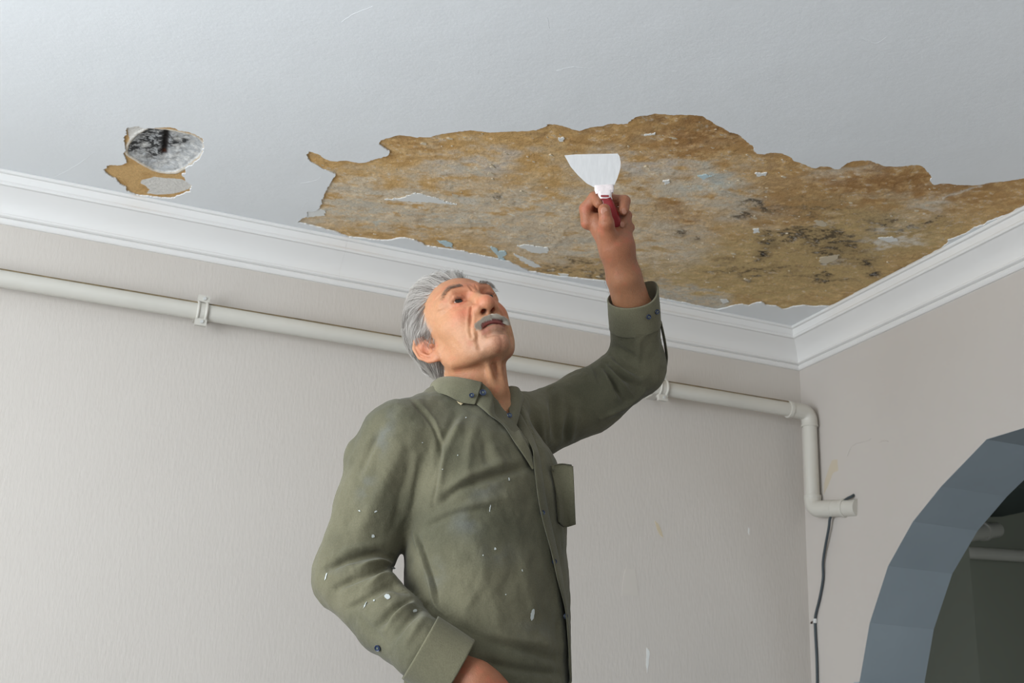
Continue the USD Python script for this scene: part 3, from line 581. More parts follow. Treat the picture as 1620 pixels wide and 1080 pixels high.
def head_sdf(p):
    """The head in its own space (his right, front, up), metres."""
    q = p.copy(); ax = np.abs(q[:, 0]); m = np.stack([ax, q[:, 1], q[:, 2]], -1).astype(np.float32)   # symmetric
    d = s_ell(m, (0, -.016, .047), (.0745, .096, .081))
    d = smin(d, s_ell(m, (0, .036, .020), (.061, .0630, .076)), .03)
    d = smin(d, s_ell(m, (0, .050, -.028), (.045, .048, .054)), .03)
    d = smin(d, s_path(m, [(.058, .000, -.018), (.052, .010, -.050), (.028, .058, -.072), (0, .075, -.075)], [.011, .012, .0140, .015]), .022)
    d = smin(d, s_ell(m, (.036, .040, -.030), (.022, .036, .040)), .02)                # cheek
    d = smin(d, s_cone(m, (.052, .046, .000), (.038, .071, -.004), .0140, .0145), .018)  # cheekbone
    d = smin(d, s_sphere(m, (.007, .0845, -.0765), .0145), .014)                          # chin
    d = smin(d, s_path(m, [(.051, .062, .040), (.034, .083, .046), (.010, .089, .042), (0, .0885, .041)], [.010, .0115, .0110, .010]), .012)   # brow
    # eye sockets
    d = smax(d, -s_ell(m, (.032, .102, .027), (.019, .022, .0135)), .009)
    d = smax(d, -s_sphere(m, (.0175, .100, .026), .0075), .008)
    d = smin(d, s_sphere(m, (.0320, .0735, .0265), .0131), .003)
    d = smin(d, s_path(m, [(.0185, .0855, .0290), (.026, .0885, .0355), (.036, .0880, .0360), (.0465, .079, .0300)], [.0030, .0036, .0038, .0034]), .003)   # upper lid
    d = smin(d, s_path(m, [(.0185, .0850, .0250), (.026, .0875, .0190), (.036, .0865, .0185), (.0465, .0785, .0250)], [.0028, .0034, .0034, .0030]), .003)   # lower lid
    d = smin(d, s_cone(m, (.022, .086, .011), (.044, .073, .009), .006, .006), .008)     # bag under the eye
    # nose
    d = smin(d, s_path(m, [(0, .088, .036), (0, .1010, .014), (0, .1115, -.003)], [.0080, .0095, .0120]), .009)
    d = smin(d, s_sphere(m, (0, .1140, -.0085), .0146), .006)
    d = smin(d, s_ell(m, (.0155, .1005, -.0120), (.0100, .0140, .0105)), .005)
    d = smin(d, s_cone(m, (0, .1180, -.0150), (0, .101, -.0225), .0052, .0048), .004)
    d = smax(d, -s_cone(m, (.0088, .1085, -.0260), (.0100, .1010, -.0100), .0060, .0036), .002)
    # muzzle and lips
    d = smin(d, s_ell(m, (0, .072, -.042), (.031, .0280, .025)), .014)
    mz = m.copy(); mz[:, 2] += 4.0 * ax ** 2
    d = smin(d, s_path(mz, [(0, .0985, -.0400), (.012, .0960, -.0400), (.0255, .0855, -.0445)], [.0062, .0058, .0020]), .004)
    d = smin(d, s_path(mz, [(0, .0965, -.0535), (.012, .0940, -.0525), (.0245, .0855, -.0470)], [.0056, .0050, .0020]), .005)
    d = smax(d, -s_ell(mz, (0, .0960, -.0464), (.0255, .0180, .0019)), .0012)
    d = smax(d, -s_cone(m, (0, .1010, -.0670), (.017, .0930, -.0640), .0030, .0020), .008)
    # ears
    E0 = np.array([.0770, -.012, .004]); c_, s_ = math.cos(-0.50), math.sin(-0.50)
    e = m - E0.astype(np.float32); lx = e[:, 0] * c_ - e[:, 1] * s_; ly = e[:, 0] * s_ + e[:, 1] * c_
    lz = e[:, 2]; ly2 = ly * math.cos(.20) + lz * math.sin(.20); lz2 = -ly * math.sin(.20) + lz * math.cos(.20)
    q2 = np.stack([lx, ly2, lz2], -1).astype(np.float32)
    ear = s_ell(q2, (-.002, -.004, .003), (.0062, .0190, .0315))
    ear = smin(ear, s_ell(q2, (.000, .004, -.026), (.0052, .0090, .0105)), .006)
    ear = smax(ear, -s_ell(q2, (.0055, .000, -.001), (.0085, .0100, .0150)), .003)
    ear = smin(ear, s_path(q2, [(.001, .009, .006), (.003, .006, .026), (.0045, -.006, .034), (.0045, -.019, .024), (.0035, -.0225, .002), (.0015, -.013, -.020), (.001, -.002, -.030)], [.0026, .0031, .0034, .0034, .0032, .0030, .0030]), .002)
    ear = smin(ear, s_path(q2, [(.003, -.0125, .022), (.0040, -.0135, .004), (.0028, -.006, -.014), (.002, .006, -.017)], [.0024, .0027, .0028, .0026]), .002)
    ear = smin(ear, s_sphere(q2, (.0025, .0120, -.005), .0042), .004)
    d = smin(d, ear, .004)
    return d * HS
CREASES = [   # (path in head space, depth, width): folds and wrinkles of the face, mirrored
    ([(.0225, .098, -.004), (.026, .094, -.012), (.032, .0885, -.026), (.0365, .0800, -.042), (.0365, .0765, -.050)], .0044, .0028),
    ([(.030, .0860, -.052), (.033, .0780, -.064), (.033, .0740, -.076)], .0016, .0034), ([(.018, .092, .010), (.030, .088, .003), (.044, .077, .005)], .0013, .0022),
    ([(.024, .090, .006), (.040, .076, -.014), (.046, .066, -.030)], .0010, .0050), ([(.0050, .102, .034), (.0075, .1025, .052)], .0012, .0018), ([(0, .104, -.078), (0, .101, -.089)], .0018, .0026),
    ([(.022, .090, .0445), (.036, .087, .0435), (.049, .075, .036)], .0012, .0018), ([(.0220, .101, -.0035), (.0240, .096, -.011), (.0200, .0935, -.021)], .0016, .0020),
    ([(.0520, .073, .024), (.066, .055, .034)], .0008, .0016), ([(.0520, .072, .019), (.066, .056, .021)], .0008, .0016), ([(.0510, .070, .013), (.064, .056, .008)], .0008, .0016), ([(.060, .05, -.03), (.055, .052, -.052)], .0006, .004)]
CREASES += [([(0, .10, z), (.024, .094, z + .002), (.044, .080, z - .001), (.056, .060, z - .008)], .0017, .0020) for z in (.058, .0665, .075, .0835)]
def seg_dist(p, pts):
    d = None
    for a, b in zip(pts[:-1], pts[1:]):
        e = s_cone(p, a, b, 0, 0); d = e if d is None else np.minimum(d, e)
    return d
def crease_face(m):
    v = np.array(m.vertices); n = vnormals(m); h = ((v - HC) @ HROT) / HS; h[:, 0] = np.abs(h[:, 0])
    idx = np.where(np.linalg.norm(h - np.array([0, .05, 0]), axis=1) < .13)[0]; q = h[idx].astype(np.float32); dis = np.zeros(len(idx))
    for pts, dep, wid in CREASES:
        d = seg_dist(q, pts); dis -= dep * np.exp(-(d / wid) ** 2); dis += 0.35 * dep * np.exp(-((d - 2.2 * wid) / (1.2 * wid)) ** 2)
    v[idx] += n[idx] * dis[:, None]; m.vertices = v; return m

# his left hand, gripping the knife: thumb up the front of the handle, fingers round behind it
def hand_left(p):
    D = 2.40
    P = lambda x, y, d=0.0: at((x, y), D + d)
    d = s_path(p, [J['lcf'] * .3 + J['lel'] * .7, J['lcf'], P(987, 438, .022), P(977, 400, .008)], [.042, .0385, .0350, .0325], .006)
    d = smin(d, s_cone(p, P(972, 392, .004), P(944, 352, .022), .027, .020), .02)         # heel and index side of the palm
    d = smin(d, s_cone(p, P(982, 388, .010), P(984, 352, .030), .024, .020), .02)
    d = smin(d, s_cone(p, P(968, 384, -.008), P(958, 366, -.020), .021, .0165), .014)      # ball of the thumb
    th = s_path(p, [P(965, 380, -.014), P(959.5, 352, -.034), P(956, 332, -.033)], [.0170, .0134, .0125], .004)
    th = smin(th, s_sphere(p, P(959, 354, -.033), .0145), .006)
    d = smin(d, th, .005)
    ix = s_path(p, [P(930, 352, .020), P(927, 330, .024), P(940, 312, .014), P(947, 322, -.004)], [.0145, .0132, .0112, .0098], .004)   # index finger, seen from its side
    d = smin(d, ix, .005)
    f2 = s_path(p, [P(930, 352, .024), P(932, 336, .040), P(965, 316, .042), P(988, 318, .024), P(987, 333, .000)], [.0135, .0125, .0118, .0115, .0104], .004)
    d = smin(d, f2, .003)
    f3 = s_path(p, [P(945, 358, .034), P(948, 344, .046), P(975, 336, .048), P(991, 341, .030), P(984, 354, .006)], [.0130, .0120, .0115, .0108, .0100], .004)
    d = smin(d, f3, .003)
    f4 = s_path(p, [P(955, 366, .034), P(962, 356, .046), P(985, 352, .044), P(996, 360, .026), P(990, 368, .012)], [.0120, .0110, .0102, .0095, .0086], .004)
    d = smin(d, f4, .003)
    for a, b, r in (((928, 338), (944, 343), .0011), ((926, 345), (945, 349), .0011), ((949, 345), (967, 344), .0007), ((950, 349), (968, 349), .0007)):
        d = smax(d, -s_cone(p, P(*a, .004 if a[0] < 940 else -.0475), P(*b, .000 if a[0] < 940 else -.0475), r, r), .003)
    return d
KN_A, KN_B = at((957, 300), 2.405), at((984, 352), 2.405)        # the knife's handle lies in the fist
def hand_right(p):
    D = 1.892
    P = lambda x, y, d=0.0: at((x, y), D + d)
    d = s_path(p, [J['rel'] * .35 + J['rwr'] * .65, J['rwr'], P(726, 1064, .003), P(762, 1090, -.008)], [.026, .028, .028, .030], .006)
    d = smin(d, s_cone(p, P(755, 1075, -.01), P(800, 1110, -.010), .028, .024), .02)
    d = smin(d, s_path(p, [P(792, 1098, -.018), P(812, 1122, -.030), P(806, 1150, -.03)], [.0125, .0115, .0095], .004), .006)
    for k in range(4):
        d = smin(d, s_path(p, [P(778 - 12 * k, 1106 + 10 * k, -.022), P(788 - 12 * k, 1136 + 10 * k, -.026), P(776 - 12 * k, 1160 + 8 * k, -.012)], [.0115, .0105, .0090], .004), .004)
    d = smin(d, s_path(p, [P(756, 1090, .012), P(784, 1120, .030), P(800, 1142, .034)], [.0150, .0125, .0100], .004), .008)
    return d

def loft(p, keys, n_exp=2.3):
    """A trunk of elliptic sections. keys: (centre, half width along his left, half depth along his chest)."""
    z = np.array([k[0][2] for k in keys]); o = np.argsort(z); z = z[o]; C = np.array([keys[i][0] for i in o]); a = np.array([keys[i][1] for i in o]); b = np.array([keys[i][2] for i in o])
    pz = p[:, 2]; cx, cy = np.interp(pz, z, C[:, 0]), np.interp(pz, z, C[:, 1]); A, B = np.interp(pz, z, a), np.interp(pz, z, b)
    dx, dy = p[:, 0] - cx, p[:, 1] - cy
    u, v = dx * LFT[0] + dy * LFT[1], dx * CHN[0] + dy * CHN[1]
    k = (np.abs(u / A) ** n_exp + np.abs(v / B) ** n_exp) ** (1 / n_exp)
    d = (k - 1) * np.minimum(A, B) * 0.9
    return np.maximum(d, np.maximum(z[0] - pz, pz - z[-1]))
up = np.array([0, 0, 1.0])
NECK_T, NECK_B = head_pt((0, -.020, -.040)), J['neck'] - 0.01 * up
def neck_sdf(p):
    d = s_cone(p, NECK_T, NECK_B, .053, .062)
    d = smin(d, s_cone(p, head_pt((0, .016, -.050)), J['neck'] + CHN * .030 + up * .0, .030, .036), .03)
    d = smin(d, s_cone(p, head_pt((.050, -.005, -.035)), J['neck'] + CHN * .060 - up * .035, .0145, .011), .010)          # the tendon on his right
    d = smin(d, s_cone(p, head_pt((-.050, -.005, -.035)), J['neck'] + CHN * .060 - up * .035, .0145, .011), .010)
    for s in (1, -1): d = smin(d, s_cone(p, head_pt((s * .012, .046, -.080)), J['neck'] + CHN * .066 - s * .012 * LFT - up * .01, .0040, .005), .012)
    d = smin(d, s_sphere(p, head_pt((0, .045, -.100)) * .45 + (J['neck'] + CHN * .055) * .55, .010), .02)
    return d
TR = [(J['neck'] - up * .02, .105, .075), (J['neck'] - up * .06 + CHN * .005, .150, .098), (J['chest'], .168, .112), (J['belly'], .150, .108), (J['hip'], .150, .105), (J['hip'] - up * .08, .15, .10)]
def body_sdf(p):
    d = np.full(len(p), 0.5, np.float32)
    torso = loft(p, [(c, a - .012, b - .012) for c, a, b in TR]); d = torso
    d = smin(d, s_cone(p, J['neck'], J['rsh'], .05, .052), .03); d = smin(d, s_cone(p, J['neck'], J['lsh'], .05, .052), .03)
    d = smin(d, s_path(p, [J['rsh'], J['rel'], J['rwr']], [.052, .034, .027]), .02); d = smin(d, s_path(p, [J['lsh'], J['lel'], J['lcf']], [.052, .040, .036]), .02)
    d = smin(d, neck_sdf(p), .03)
    h = to_head(p); near = np.linalg.norm(h - np.array([0, 0, .02], np.float32), axis=1) < 0.19
    if near.any():
        hd = head_sdf(h[near]); e = d[near]; k = np.where(h[near][:, 2] < -.01, .012, .008); d[near] = smin(e, hd, k)
    near = np.linalg.norm(p - J['lpm'].astype(np.float32), axis=1) < 0.24
    if near.any(): d[near] = smin(d[near], hand_left(p[near]), .01)
    near = np.linalg.norm(p - J['rwr'].astype(np.float32), axis=1) < 0.28
    if near.any(): d[near] = smin(d[near], hand_right(p[near]), .01)
    return d
pts_ = np.array([head_pt((0, 0, .15)), head_pt((0, -.12, 0)), J['lpm'] + (CU * .12), J['rel'], J['lel'], J['hip'], at((800, 1160), 1.86)])
BLO, BHI = pts_.min(0) - .10, pts_.max(0) + .10
BLO[2] = J['hip'][2] - .10
body = crease_face(relax(isosurface(body_sdf, BLO, BHI, 0.0022), 2))
def skin_colour(v):
    h = ((v - HC) @ HROT) / HS; ax = np.abs(h[:, 0]); m = np.stack([ax, h[:, 1], h[:, 2]], -1); k = v * 1.0
    w = meshkit.fbm(k * 60, 4, 3); w2 = meshkit.fbm(k * 260, 3, 5)
    c = np.broadcast_to(np.array(srgb(186, 136, 100)), (len(v), 3)).copy()
    g = lambda c0, r: np.exp(-(((m - np.array(c0)) / np.array(r)) ** 2).sum(1))
    red = np.array(srgb(190, 96, 74)); tan = np.array(srgb(170, 106, 72))
    near = np.linalg.norm(h, axis=1) < .2
    hz = h[:, 2] + 4 * ax ** 2
    c = mixc(c, tan, near * (0.45 * g((0, .09, .08), (.09, .06, .05)) + 0.5 * g((.05, -.01, -.09), (.06, .06, .05))))
    c = mixc(c, red, near * np.clip(0.55 * g((.038, .085, -.005), (.018, .03, .018)) + 0.55 * g((0, .115, -.008), (.022, .025, .016)) + 0.45 * g((.085, -.01, .005), (.016, .03, .04)) + 0.35 * g((0, .10, .05), (.04, .03, .02)) + 0.4 * g((.033, .085, .018), (.018, .02, .007)) + 0.4 * g((.028, .085, .030), (.016, .02, .010)) + .35 * g((0, .10, -.085), (.02, .02, .015)), 0, .8))
    lip = sstep(hz, -.0462, -.0455) * (1 - sstep(hz, -.0385, -.0360)) * .9 + .45 * sstep(hz, -.0590, -.0560) * (1 - sstep(hz, -.0475, -.0468))
    c = mixc(c, np.array(srgb(146, 74, 76)), near * lip * (1 - sstep(ax, .0225, .0265)) * (h[:, 1] > .080))
    ins = near * (np.abs(hz + .0464) < .0022) * (h[:, 1] < .0965 - 14 * ax ** 2) * (ax < .026) * (h[:, 1] > .07); c = mixc(c, np.array(srgb(50, 22, 20)), ins * .9)
    c = mixc(c, np.array(srgb(168, 134, 116)), near * np.clip(0.45 * g((0, .085, -.078), (.06, .05, .022)) + .4 * g((0, .10, -.062), (.02, .02, .008)), 0, .6))
    nos = near * g((.0078, .1065, -.0185), (.0042, .0060, .0050)); c = mixc(c, np.array(srgb(48, 20, 16)), np.clip(nos * 1.6, 0, .95))
    hole = near * g((.080, .000, -.002), (.008, .0055, .0065)); c = mixc(c, np.array(srgb(120, 58, 44)), np.clip(hole, 0, .8))
    sc = near * (h[:, 2] > .02) * sstep(-h[:, 1] - .3 * np.clip(h[:, 2] - .06, 0, 1), -.030, -.005) * (ax < .0745); c = mixc(c, np.array(srgb(170, 160, 152)), sc * .8)
    tn = ~near; hd = np.exp(-(np.linalg.norm(v - J['lpm'], axis=1) / .10) ** 2) + np.exp(-(np.linalg.norm(v - at((770, 1090), 1.87), axis=1) / .10) ** 2)
    c = mixc(c, np.array(srgb(152, 98, 70)), np.clip(tn * hd * 1.6, 0, 1)); arm = np.exp(-(np.linalg.norm(v - J['lwr'] - .05 * unit(J['lcf'] - J['lwr']), axis=1) / .10) ** 2)
    c = mixc(c, np.array(srgb(142, 96, 68)), np.clip(arm * .7, 0, 1))
    c = mixc(c, red, np.clip((w - .55) * 1.5, 0, .25))
    return c * (0.88 + 0.24 * w2)[:, None]
obj('body', body, 'skin', person, color=skin_colour(np.array(body.vertices)), label='weathered face, neck and hands')
for s in (1, -1):                                              # eyes look up at the ceiling
    c0 = head_pt((s * .0320, .0745, .0265)); e = trimesh.creation.icosphere(3, .0129 * HS); e.apply_translation(c0); ey = obj('eye', e, 'eye_white', person)
    dirv = unit(HROT @ np.array([0, 1.0, .12])); T = frame(c0 + dirv * .0118 * HS, dirv); q = trimesh.creation.cylinder(.0068, .0022, sections=24); q.apply_transform(T); obj('iris', q, 'iris', ey)
tm = tube([head_pt(q) for q in ((-.016, .0885, -.0435), (-.008, .0930, -.0430), (0, .0945, -.0428), (.008, .0930, -.0430), (.016, .0885, -.0435))], .0035, 10); obj('teeth', tm, 'teeth', person)

# ---------------------------------------------------------------- hair
def curves(name, strands, width, mat, parent, label=None):
    n = [len(s) for s in strands]; c = UsdGeom.BasisCurves.Define(stage, path_of(name, parent))
    c.CreateTypeAttr('linear'); c.CreateWrapAttr('nonperiodic'); c.CreateCurveVertexCountsAttr(Vt.IntArray(n))
    P = np.vstack(strands).astype(np.float32); c.CreatePointsAttr(Vt.Vec3fArray.FromNumpy(P))
    wv = np.concatenate([w * np.linspace(1, .35, k) ** .7 for k, w in zip(n, np.broadcast_to(width, (len(n),)))]).astype(np.float32)
    c.CreateWidthsAttr(Vt.FloatArray.FromNumpy(wv)); c.SetWidthsInterpolation('vertex')
    UsdShade.MaterialBindingAPI.Apply(c.GetPrim()).Bind(M[mat]); return tag(c.GetPrim(), label)
rng = np.random.default_rng(21)
bv, bn = np.array(body.vertices), vnormals(body)
bh, bnh = ((bv - HC) @ HROT) / HS, bn @ HROT
def hairline(h):
    """Positive inside the hair."""
    ax, y, z = np.abs(h[:, 0]), h[:, 1], h[:, 2]
    lim = np.interp(z, [-.085, -.06, -.045, -.03, -.012, -.006, .012, .03, .05, .07, .085, .095, .14], [-.060, -.050, -.036, -.030, -.024, .014, .016, .022, .022, .026, .040, .052, .060])
    lim = lim + np.where(z > .06, .022 * (1 - np.clip(ax / .035, 0, 1)), 0)
    return np.where((ax > .0735) & (z < .040) & (y > -.048), -1, lim - y)
hl = hairline(bh) + (meshkit.noise(bh * 180, 4) - .5) * .008
root = np.where((hl > 0) & (bh[:, 2] > -.082) & (np.linalg.norm(bh, axis=1) < .17))[0]
EC, ER = np.array([0, -.016, .047]), np.array([.0745, .096, .081])
def grow(root_ids, count, seed):
    r = np.random.default_rng(seed); ids = r.choice(root_ids, count); h0 = bh[ids] + r.normal(0, .0007, (count, 3)); S = []
    ph = meshkit.fbm(h0 * 26, 2, 3); ph2 = meshkit.fbm(h0 * 26 + 7, 2, 5); K = 11
    side = np.sign(h0[:, 0]); top = sstep(h0[:, 2], .055, .105); low = sstep(-h0[:, 2], -.03, .03)
    L = (.055 + .030 * top - .012 * low) * (0.75 + .5 * r.random(count)) * (0.8 + .5 * ph)
    fr = sstep(h0[:, 1], -.045, -.025) * (1 - sstep(h0[:, 2], .030, .060)); L = L * (1 - fr) + .016 * fr * (.7 + .6 * r.random(count))
    edge = sstep(hl[ids], 0, .02); lift = (.009 + .026 * top + .008 * (1 - top)) * (.55 + .9 * ph2) * (.35 + .65 * edge) + r.normal(0, .0018, count)
    lift *= (1 - .75 * low)
    p = h0.copy(); P = [p.copy()]
    for k in range(1, K):
        t = k / (K - 1)
        d = np.column_stack([side * (.10 + .25 * (ph - .5)), -1.0 + .65 * low + .25 * (ph2 - .5), .30 * top * (1 - 1.7 * t) - .85 * (1 - top) - .9 * low])
        d[:, 0] += (1 - top) * (ph2 - .5) * .3; d /= np.linalg.norm(d, axis=1, keepdims=True)
        p = p + d * (L / (K - 1))[:, None]
        q = (p - EC) / ER; k0 = np.linalg.norm(q, axis=1, keepdims=True); off = lift * min(1, t * 2.6) ** .7 * (1 - .35 * t)
        tgt = EC + q / np.maximum(k0, 1e-6) * ER * (1 + off / .085)[:, None]
        w = (sstep(p[:, 2], -.03, .01))[:, None]; p = p * (1 - w) + tgt * w
        pn = meshkit.noise(p * 70 + seed, 6) - .5; p = p + np.column_stack([pn * .0012, (meshkit.noise(p * 70 + 50, 7) - .5) * .0012, pn * .0012])
        b = (p[:, 1] < -.03) & (p[:, 2] < .0); p[b, 1] -= .0022 * t
        P.append(p.copy())
    P = np.stack(P, 1); return [HC + HS * (x @ HROT.T) for x in P]
hair = grow(root, 15000, 31)
h_ = np.array([(HROT.T @ (x[0] - HC)) / HS for x in hair]); tone = meshkit.noise(h_ * np.array([70, 45, 70.0]), 12) * .7 + meshkit.noise(h_ * 150, 13) * .3 + .10 * sstep(h_[:, 2], -.02, .09) + rng.normal(0, .06, len(hair))  # random lock tones, plus shade painted in as darker strands towards the nape
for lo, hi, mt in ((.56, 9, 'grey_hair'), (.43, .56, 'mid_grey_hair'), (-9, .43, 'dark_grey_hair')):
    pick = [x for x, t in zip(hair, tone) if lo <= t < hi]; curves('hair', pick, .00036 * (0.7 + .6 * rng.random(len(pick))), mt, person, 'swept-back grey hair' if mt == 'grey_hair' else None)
def whiskers(mask, count, dirf, length, seed, jit=.35):
    r = np.random.default_rng(seed); ids = r.choice(np.where(mask)[0], count); h0, n0 = bh[ids], bnh[ids]; d = dirf(h0, n0) + r.normal(0, jit, (count, 3)) * .5; d /= np.linalg.norm(d, axis=1, keepdims=True)
    L = length * (.6 + .6 * r.random(count)); P = []
    for t in np.linspace(0, 1, 6): P.append(h0 + d * (L * t)[:, None] + n0 * (.0036 * np.sin(np.pi * min(t * .8, 1)) * np.ones(count))[:, None])
    return [HC + HS * (x @ HROT.T) for x in np.stack(P, 1)]
ax = np.abs(bh[:, 0]); face = (bh[:, 1] > .06)
hz_ = bh[:, 2] + 4 * ax ** 2
mo = face & (ax < .029) & (bh[:, 2] < -.0262 - .010 * (ax / .03) ** 1.2) & (hz_ > -.0380) & (bnh[:, 1] > .1)
mo |= face & (ax > .020) & (ax < .030) & (bh[:, 2] < -.034) & (bh[:, 2] > -.046) & (bh[:, 1] > .073)
curves('moustache', whiskers(mo, 2600, lambda h, n: np.column_stack([np.sign(h[:, 0]) * (.22 + 13 * np.abs(h[:, 0])), .12 + 0 * h[:, 0], -.75 + 0 * h[:, 0]]) + n * .25, .0085, 41), .00030, 'white_whisker', person, 'grey-white moustache')
brz = np.interp(ax, [.008, .020, .034, .046, .056], [.0455, .0515, .0545, .0505, .0420])
for s in (1, -1):
    br = (bh[:, 1] > .045) & (ax > .016) & (ax < .055) & (np.abs(bh[:, 2] - brz) < np.interp(ax, [.010, .02, .04, .055], [.0010, .0034, .0030, .0014])) & (bh[:, 0] * s > 0) & (bnh[:, 1] > 0)
    curves('eyebrow', whiskers(br, 260, lambda h, n: np.column_stack([s * .8 + 0 * h[:, 0], -.45 + 0 * h[:, 0], .45 - 14 * (np.abs(h[:, 0]) - .012)]) + n * .15, .0070, 43 + s, .5), .00024, 'dark_brow', person, 'dark grey eyebrow')
    las = face & (ax > .020) & (ax < .046) & (np.abs(bh[:, 2] - np.interp(ax, [.0185, .026, .036, .0465], [.0275, .0325, .0330, .0275])) < .0012) & (bh[:, 0] * s > 0) & (bh[:, 1] > .082)
    if las.any(): curves('eyelashes', whiskers(las, 60, lambda h, n: np.column_stack([s * .2 + 0 * h[:, 0], 1 + 0 * h[:, 0], .15 + 0 * h[:, 0]]), .0045, 47 + s, .3), .00018, 'dark_brow', person)

arm_v = np.where((np.linalg.norm(bv - at((990, 440), 2.43), axis=1) < .075) & (project(bv)[0][:, 1] > 395))[0]
ids = rng.choice(arm_v, 420); dn = unit(J['lcf'] - J['lwr']) * .2 - CR * .25 - CU * .5
curves('arm_hair', [np.stack([bv[i] + (bn[i] * .22 * math.sin(t * 2.2) + (dn - (dn @ bn[i]) * bn[i]) * t + rng.normal(0, .05, 3) * t) * .016 for t in (0, .33, .66, 1)]) for i in ids], .00016, 'arm_hair', person)
def nail(px, d, r, tilt):
    e = trimesh.creation.icosphere(2, 1.0); e.apply_scale((r, r * 1.25, r * .28)); T = frame(at(px, d), -CF + CR * tilt, CR); e.apply_transform(T); obj('fingernail', e, 'nail', person, smooth=True)
nail((956, 334), 2.40 - .0440, .0068, 0); nail((987.5, 334), 2.40 - .0095, .0052, .25); nail((984.5, 355), 2.40 - .0036, .0048, .25)

# ---------------------------------------------------------------- the shirt
SR = [(J['neck'] + up * .012, .088, .078), (J['neck'] - up * .035, .135, .105), (J['neck'] - up * .075 + CHN * .006, .168, .124), (J['chest'], .178, .128), (J['belly'] * .5 + J['chest'] * .5, .166, .126), (J['belly'], .162, .126), (J['hip'], .160, .122), (J['hip'] - up * .09, .165, .122)]
LCUF_A, LCUF_B = at((1004.5, 516), 2.480), at((1001, 470), 2.450)
RCUF_A, RCUF_B = at((664, 1024), 1.900), at((724, 1060), 1.897)
def open_end(p, d, a, b, r):
    ax_ = unit(b - a); t = (p - a) @ ax_.astype(np.float32); rad = np.linalg.norm(p - a - t[:, None] * ax_.astype(np.float32), axis=1); near = rad < .10
    d = np.where(near & (t > -.10), np.maximum(d, t - .012), d)
    return np.where(near & (t > -.025), np.maximum(d, r - .004 - rad), d)
def shirt_sdf(p):
    d = loft(p, SR, 2.2)
    d = smin(d, s_path(p, [J['neck'] - LFT * .03, J['rsh'] * .55 + J['neck'] * .45, J['rsh']], [.060, .066, .072]), .03)
    d = smin(d, s_path(p, [J['neck'] + LFT * .03, J['lsh'] * .55 + J['neck'] * .45, J['lsh']], [.055, .060, .063]), .03)
    arm = s_path(p, [J['rsh'], at((598, 800), 2.11), J['rel']], [.073, .070, .062], .02)
    arm = smin(arm, s_path(p, [J['rel'], at((618, 984), 1.970), RCUF_A, RCUF_B], [.058, .055, .048, .046], .01), .014)
    arm = smin(arm, s_sphere(p, at((583, 725), 2.135), .042), .02)
    d = smin(d, open_end(p, arm, RCUF_A, RCUF_B, .0375), .010)
    la = s_path(p, [J['lsh'], at((930, 636), 2.47), J['lel']], [.066, .063, .060], .02)
    la = smin(la, s_path(p, [J['lel'], LCUF_A, LCUF_B], [.058, .0505, .050], .01), .012)
    d = smin(d, open_end(p, la, LCUF_A, LCUF_B, .0455), .012)
    # neck opening and the open front below the collar
    q = p - J['neck']; u = q @ LFT; w = q @ up; c = q @ CHN
    v = np.maximum(np.maximum(np.abs(u - .004) - (.010 + .42 * (w + .075)), -.075 - w), -c) * .85
    d = smax(d, -v, .004)
    d = smax(d, -(s_cone(p, NECK_T, NECK_B + up * .01, .060, .066)), .004)
    return d
slo = np.min([J['rel'] - .1, J['hip'] - .3, J['lel'] - .1, RCUF_B - .1], 0); shi = np.max([J['lel'] + .1, J['neck'] + .12, LCUF_B + .1, J['hip'] + .25], 0); slo[2] = J['hip'][2] - .09
shirt = relax(isosurface(shirt_sdf, slo, shi, 0.0044), 3).subdivide()
